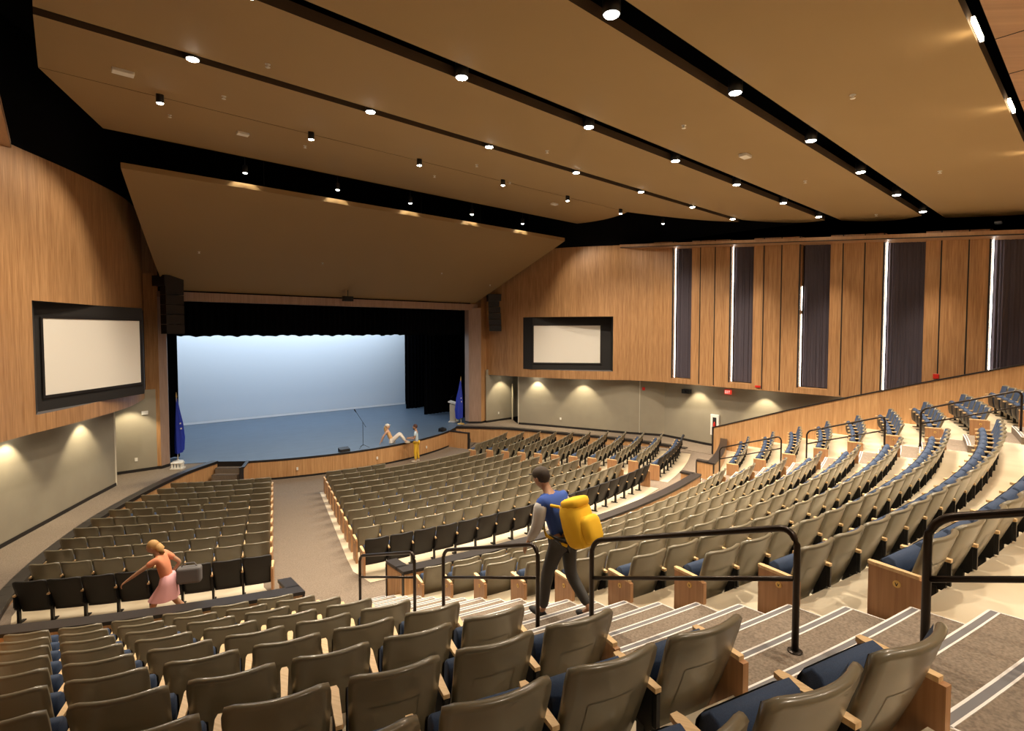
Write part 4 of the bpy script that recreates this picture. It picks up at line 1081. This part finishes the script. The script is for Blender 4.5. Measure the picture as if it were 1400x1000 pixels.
    if hat:
        c = ellip('cap', at(0, -.006, .055), (.092, .108, .082), hat, t, (tilt, 0, hr), 16)
        b = MB(); P = [at(.075 * cos(a), .085 + .075 * sin(a), .058) for a in [pi * i / 8 for i in range(9)]]; P2 = [p + Vector((0, 0, .010)) for p in P]
        b.add(P + P2, [tuple(range(9)), tuple(range(17, 8, -1))] + [(i, i + 1, i + 10, i + 9) for i in range(8)] + [(8, 0, 9, 17)]); b.build('cap_visor', hat, c)
    # shirt
    V = []; E = []; Rr = []; idx = {}
    v('w', g('pelvis') + (Vector((0, 0, -.09)) if g('pelvis').z > .5 else Vector((0, 0, .04))), (.172, .132)); v('m', g('pelvis').lerp(g('chest'), .5), (.150, .115), 'w'); v('c', g('chest'), (.172, .124), 'm'); v('n', g('chest').lerp(g('neck'), .72), (.085, .072), 'c')
    for s in 'LR':
        v('s' + s, g('sh' + s), .074, 'c')
        e = g('sh' + s).lerp(g('el' + s), .62)
        if sleeve == 'none': continue
        v('e' + s, e if sleeve == 'short' else g('el' + s), .062 if sleeve == 'short' else .058, 's' + s)
        if sleeve == 'long': v('r' + s, g('wr' + s) - (g('wr' + s) - g('el' + s)) * .06, .044, 'e' + s)
    shirt = skin_obj('shirt', V, E, Rr, top, t)
    # trousers or skirt
    V = []; E = []; Rr = []; idx = {}
    v('p', g('pelvis'), (.135, .100))
    if skirt:
        q = MB(); n = 16; lv = [g('pelvis') + Vector((0, 0, .08)), g('pelvis') + Vector((0, 0, -.10)), (g('knL') + g('knR')) / 2 + Vector((0, 0, .08))]; rr = [(.145, .11), (.19, .15), (.24, .25)]
        VV = []
        for c, (a, b) in zip(lv, rr):
            for i in range(n): VV.append(c + Vector((a * (1 + .05 * sin(i * 2.4)) * cos(2 * pi * i / n), b * (1 + .05 * sin(i * 3)) * sin(2 * pi * i / n), 0)))
        q.add(VV, [(j * n + i, (j + 1) * n + i, (j + 1) * n + (i + 1) % n, j * n + (i + 1) % n) for j in range(2) for i in range(n)] + [tuple(range(n))]); q.build('skirt', skirt, t, True)
    else:
        for s in 'LR':
            v('h' + s, g('hp' + s), .104, 'p'); v('k' + s, g('kn' + s), .074, 'h' + s)
            if legs == 'long': v('a' + s, g('an' + s).lerp(g('kn' + s), .06), .056, 'k' + s)
        skin_obj('trousers', V, E, Rr, bottom, t)
    for s in 'LR':
        a, b = g('an' + s), g('to' + s); d = (b - a); d.z = 0; d.normalize(); up = Vector((0, 0, 1))
        c = (a + b) / 2 - up * .0; ang = math.atan2(-d.x, d.y)
        ellip('shoe', Vector((c.x, c.y, min(a.z, b.z) + .0)) + d * .01, (.048, .140, .045), shoe, t, (0, 0, ang), 12)
    return t, shirt
def MT(n, c, r=.85): return mat(n, c, r)
# man standing at the stage front, facing the seated woman
J = dict(pelvis=(0, 0, .93), chest=(0, .02, 1.28), neck=(0, .03, 1.47), head=(0, .06, 1.60), shL=(-.17, .02, 1.39), shR=(.17, .02, 1.39), elL=(-.20, .06, 1.10), elR=(.20, .08, 1.10),
         wrL=(-.12, .30, 1.08), wrR=(.10, .32, 1.10), hpL=(-.09, 0, .88), hpR=(.09, 0, .88), knL=(-.10, .05, .48), knR=(.11, -.02, .48), anL=(-.10, .02, .08), anR=(.12, -.08, .08), toL=(-.12, .16, .04), toR=(.14, .06, .04), nod=-8)
person((1.88, -2.78, .083), R_(50), J, MT('shirt_pale_blue', (.50, .62, .74)), MT('trousers_yellow', (.72, .45, .03)), MT('shoe_light', (.55, .50, .42)), 'tan', MT('hair_auburn', (.06, .02, .015), .7),
       'man in pale blue shirt and yellow trousers standing at the stage front', beard=True)
# woman sitting on the stage edge
J = dict(pelvis=(0, 0, .13), chest=(0, -.16, .46), neck=(0, -.20, .64), head=(0, -.18, .77), shL=(-.16, -.18, .57), shR=(.16, -.18, .57), elL=(-.22, -.36, .34), elR=(.22, -.36, .34),
         wrL=(-.22, -.46, .09), wrR=(.24, -.46, .09), hpL=(-.09, .03, .12), hpR=(.09, .03, .12), knL=(-.10, .36, .46), knR=(.10, .40, .42), anL=(-.10, .62, .09), anR=(.10, .66, .09), toL=(-.10, .76, .045), toR=(.12, .80, .045), nod=6)
person((1.12, -1.86, .90), R_(-128), J, MT('shirt_tan', (.66, .40, .18)), MT('trousers_white', (.78, .72, .65)), MT('shoe_cream', (.75, .68, .55)), 'fair', MT('hair_blond', (.50, .32, .14), .7),
       'woman in tan top and white trousers leaning back on the stage edge', sleeve='none', hairlen=.28, hat=MT('cap_white', (.82, .78, .72)))
# woman walking along the cross aisle behind the left seats
J = dict(pelvis=(0, 0, .95), chest=(0, .10, 1.27), neck=(0, .17, 1.44), head=(0, .24, 1.55), shL=(-.17, .12, 1.37), shR=(.17, .10, 1.37), elL=(-.20, .38, 1.20), elR=(.22, -.14, 1.14),
         wrL=(-.18, .60, 1.04), wrR=(.20, .02, .93), hpL=(-.09, 0, .90), hpR=(.09, 0, .90), knL=(-.10, .22, .50), knR=(.10, -.06, .49), anL=(-.10, .34, .10), anR=(.10, -.34, .17), toL=(-.10, .48, .05), toR=(.10, -.24, .06), nod=-14)
wx = -9.22; wy = yat(22.62, wx)
person((wx, wy, .70), R_(64), J, MT('top_coral', (.66, .25, .13)), MT('x', (.5, .3, .3)), MT('shoe_pink', (.6, .35, .35)), 'tan', MT('hair_honey', (.48, .28, .10), .7),
       'woman in coral top and pink skirt walking behind the left lower seats', sleeve='short', hairlen=.12, skirt=MT('skirt_pink', (.74, .40, .42)), height=1.66)
bd = Vector((.90, -.42)).normalized()
b = MB(); b.box(-.09, .09, -.20, .20, -.16, .14)
o = empty('shoulder_bag', (wx + bd.x * .34, wy + bd.y * .34, 1.64), R_(64)); q = bevel(b.build('bag_body', MT('bag_grey', (.13, .125, .125)), o), .05, 3)
m = MB(); m.tube([(0, -.14, .12), (0, -.08, .20), (0, .08, .20), (0, .14, .12)], .012, 6); m.build('strap', MT('bag_grey', (.13, .125, .125)), o)
tag(o, 'soft grey shoulder bag carried behind the woman in the pink skirt', 'bag')
# man coming down the left stair with a yellow backpack
J = dict(pelvis=(0, 0, .92), chest=(0, .16, 1.24), neck=(0, .25, 1.41), head=(0, .34, 1.52), shL=(-.19, .17, 1.34), shR=(.19, .17, 1.34), elL=(-.24, .18, 1.05), elR=(.24, .14, 1.05),
         wrL=(-.24, .32, .84), wrR=(.24, .22, .80), hpL=(-.09, 0, .87), hpR=(.09, 0, .87), knL=(-.10, .16, .47), knR=(.10, -.02, .46), anL=(-.10, .22, .02), anR=(.10, -.30, .16), toL=(-.10, .36, -.02), toR=(.10, -.19, .06), nod=-16)
mx, my = -6.40, -19.62; mz = stz(mx, my - .3) - .02
person((mx, my, mz), R_(4), J, MT('jacket_blue', (.03, .08, .34)), MT('trousers_dark', (.05, .048, .045)), MT('shoe_dark', (.03, .03, .03)), 'tan', MT('hair_dark', (.03, .02, .015), .7),
       'man in blue and pale grey jacket walking down the left stair', sleeve='short', hat=MT('cap_dark', (.06, .045, .035)), height=1.74)
man = bpy.data.objects['person.003']
V = []; E = []; Rr = []
for s, sg in (('L', -1), ('R', 1)):
    b0 = len(V); V += [Vector(J['sh' + s]), Vector(J['el' + s]), Vector(J['wr' + s]) * .94 + Vector(J['el' + s]) * .06]; E += [(b0, b0 + 1), (b0 + 1, b0 + 2)]; Rr += [.086, .070, .050]
    skin_obj('sleeve', V[b0:], [(0, 1), (1, 2)], Rr[b0:], MT('sleeve_grey', (.50, .48, .45)), man)
o = empty('backpack', (mx - .0, my - .20, mz + 1.13), R_(4))
def rbox(mb, c, h, n=14):
    V = []; nv = 9
    for j in range(nv):
        a = pi * j / (nv - 1)
        for i in range(n):
            b_ = 2 * pi * i / n; f = lambda q: math.copysign(abs(q) ** .55, q)
            V.append((c[0] + h[0] * f(sin(a)) * f(cos(b_)), c[1] + h[1] * f(sin(a)) * f(sin(b_)), c[2] + h[2] * f(cos(a))))
    mb.add(V, [(j * n + i, (j + 1) * n + i, (j + 1) * n + (i + 1) % n, j * n + (i + 1) % n) for j in range(nv - 1) for i in range(n)])
YEL = MT('backpack_yellow', (.85, .50, .02))
q = MB(); rbox(q, (0, -.02, 0), (.17, .15, .26)); q.build('pack_body', YEL, o, True)
q = MB(); rbox(q, (0, -.19, -.07), (.13, .07, .15)); q.build('front_pocket', YEL, o, True)
q = MB(); rbox(q, (0, -.05, .23), (.15, .13, .06)); q.build('top_flap', YEL, o, True)
for s in (-1, 1):
    q = MB(); q.tube([(s * .10, .10, .22), (s * .13, .24, .27), (s * .15, .40, .16), (s * .15, .36, -.06), (s * .12, .12, -.20)], .018, 6); q.build('strap', YEL, o, True)
o.rotation_euler = (R_(-20), 0, R_(4))
tag(o, 'bright yellow backpack worn by the man on the left stair', 'backpack')
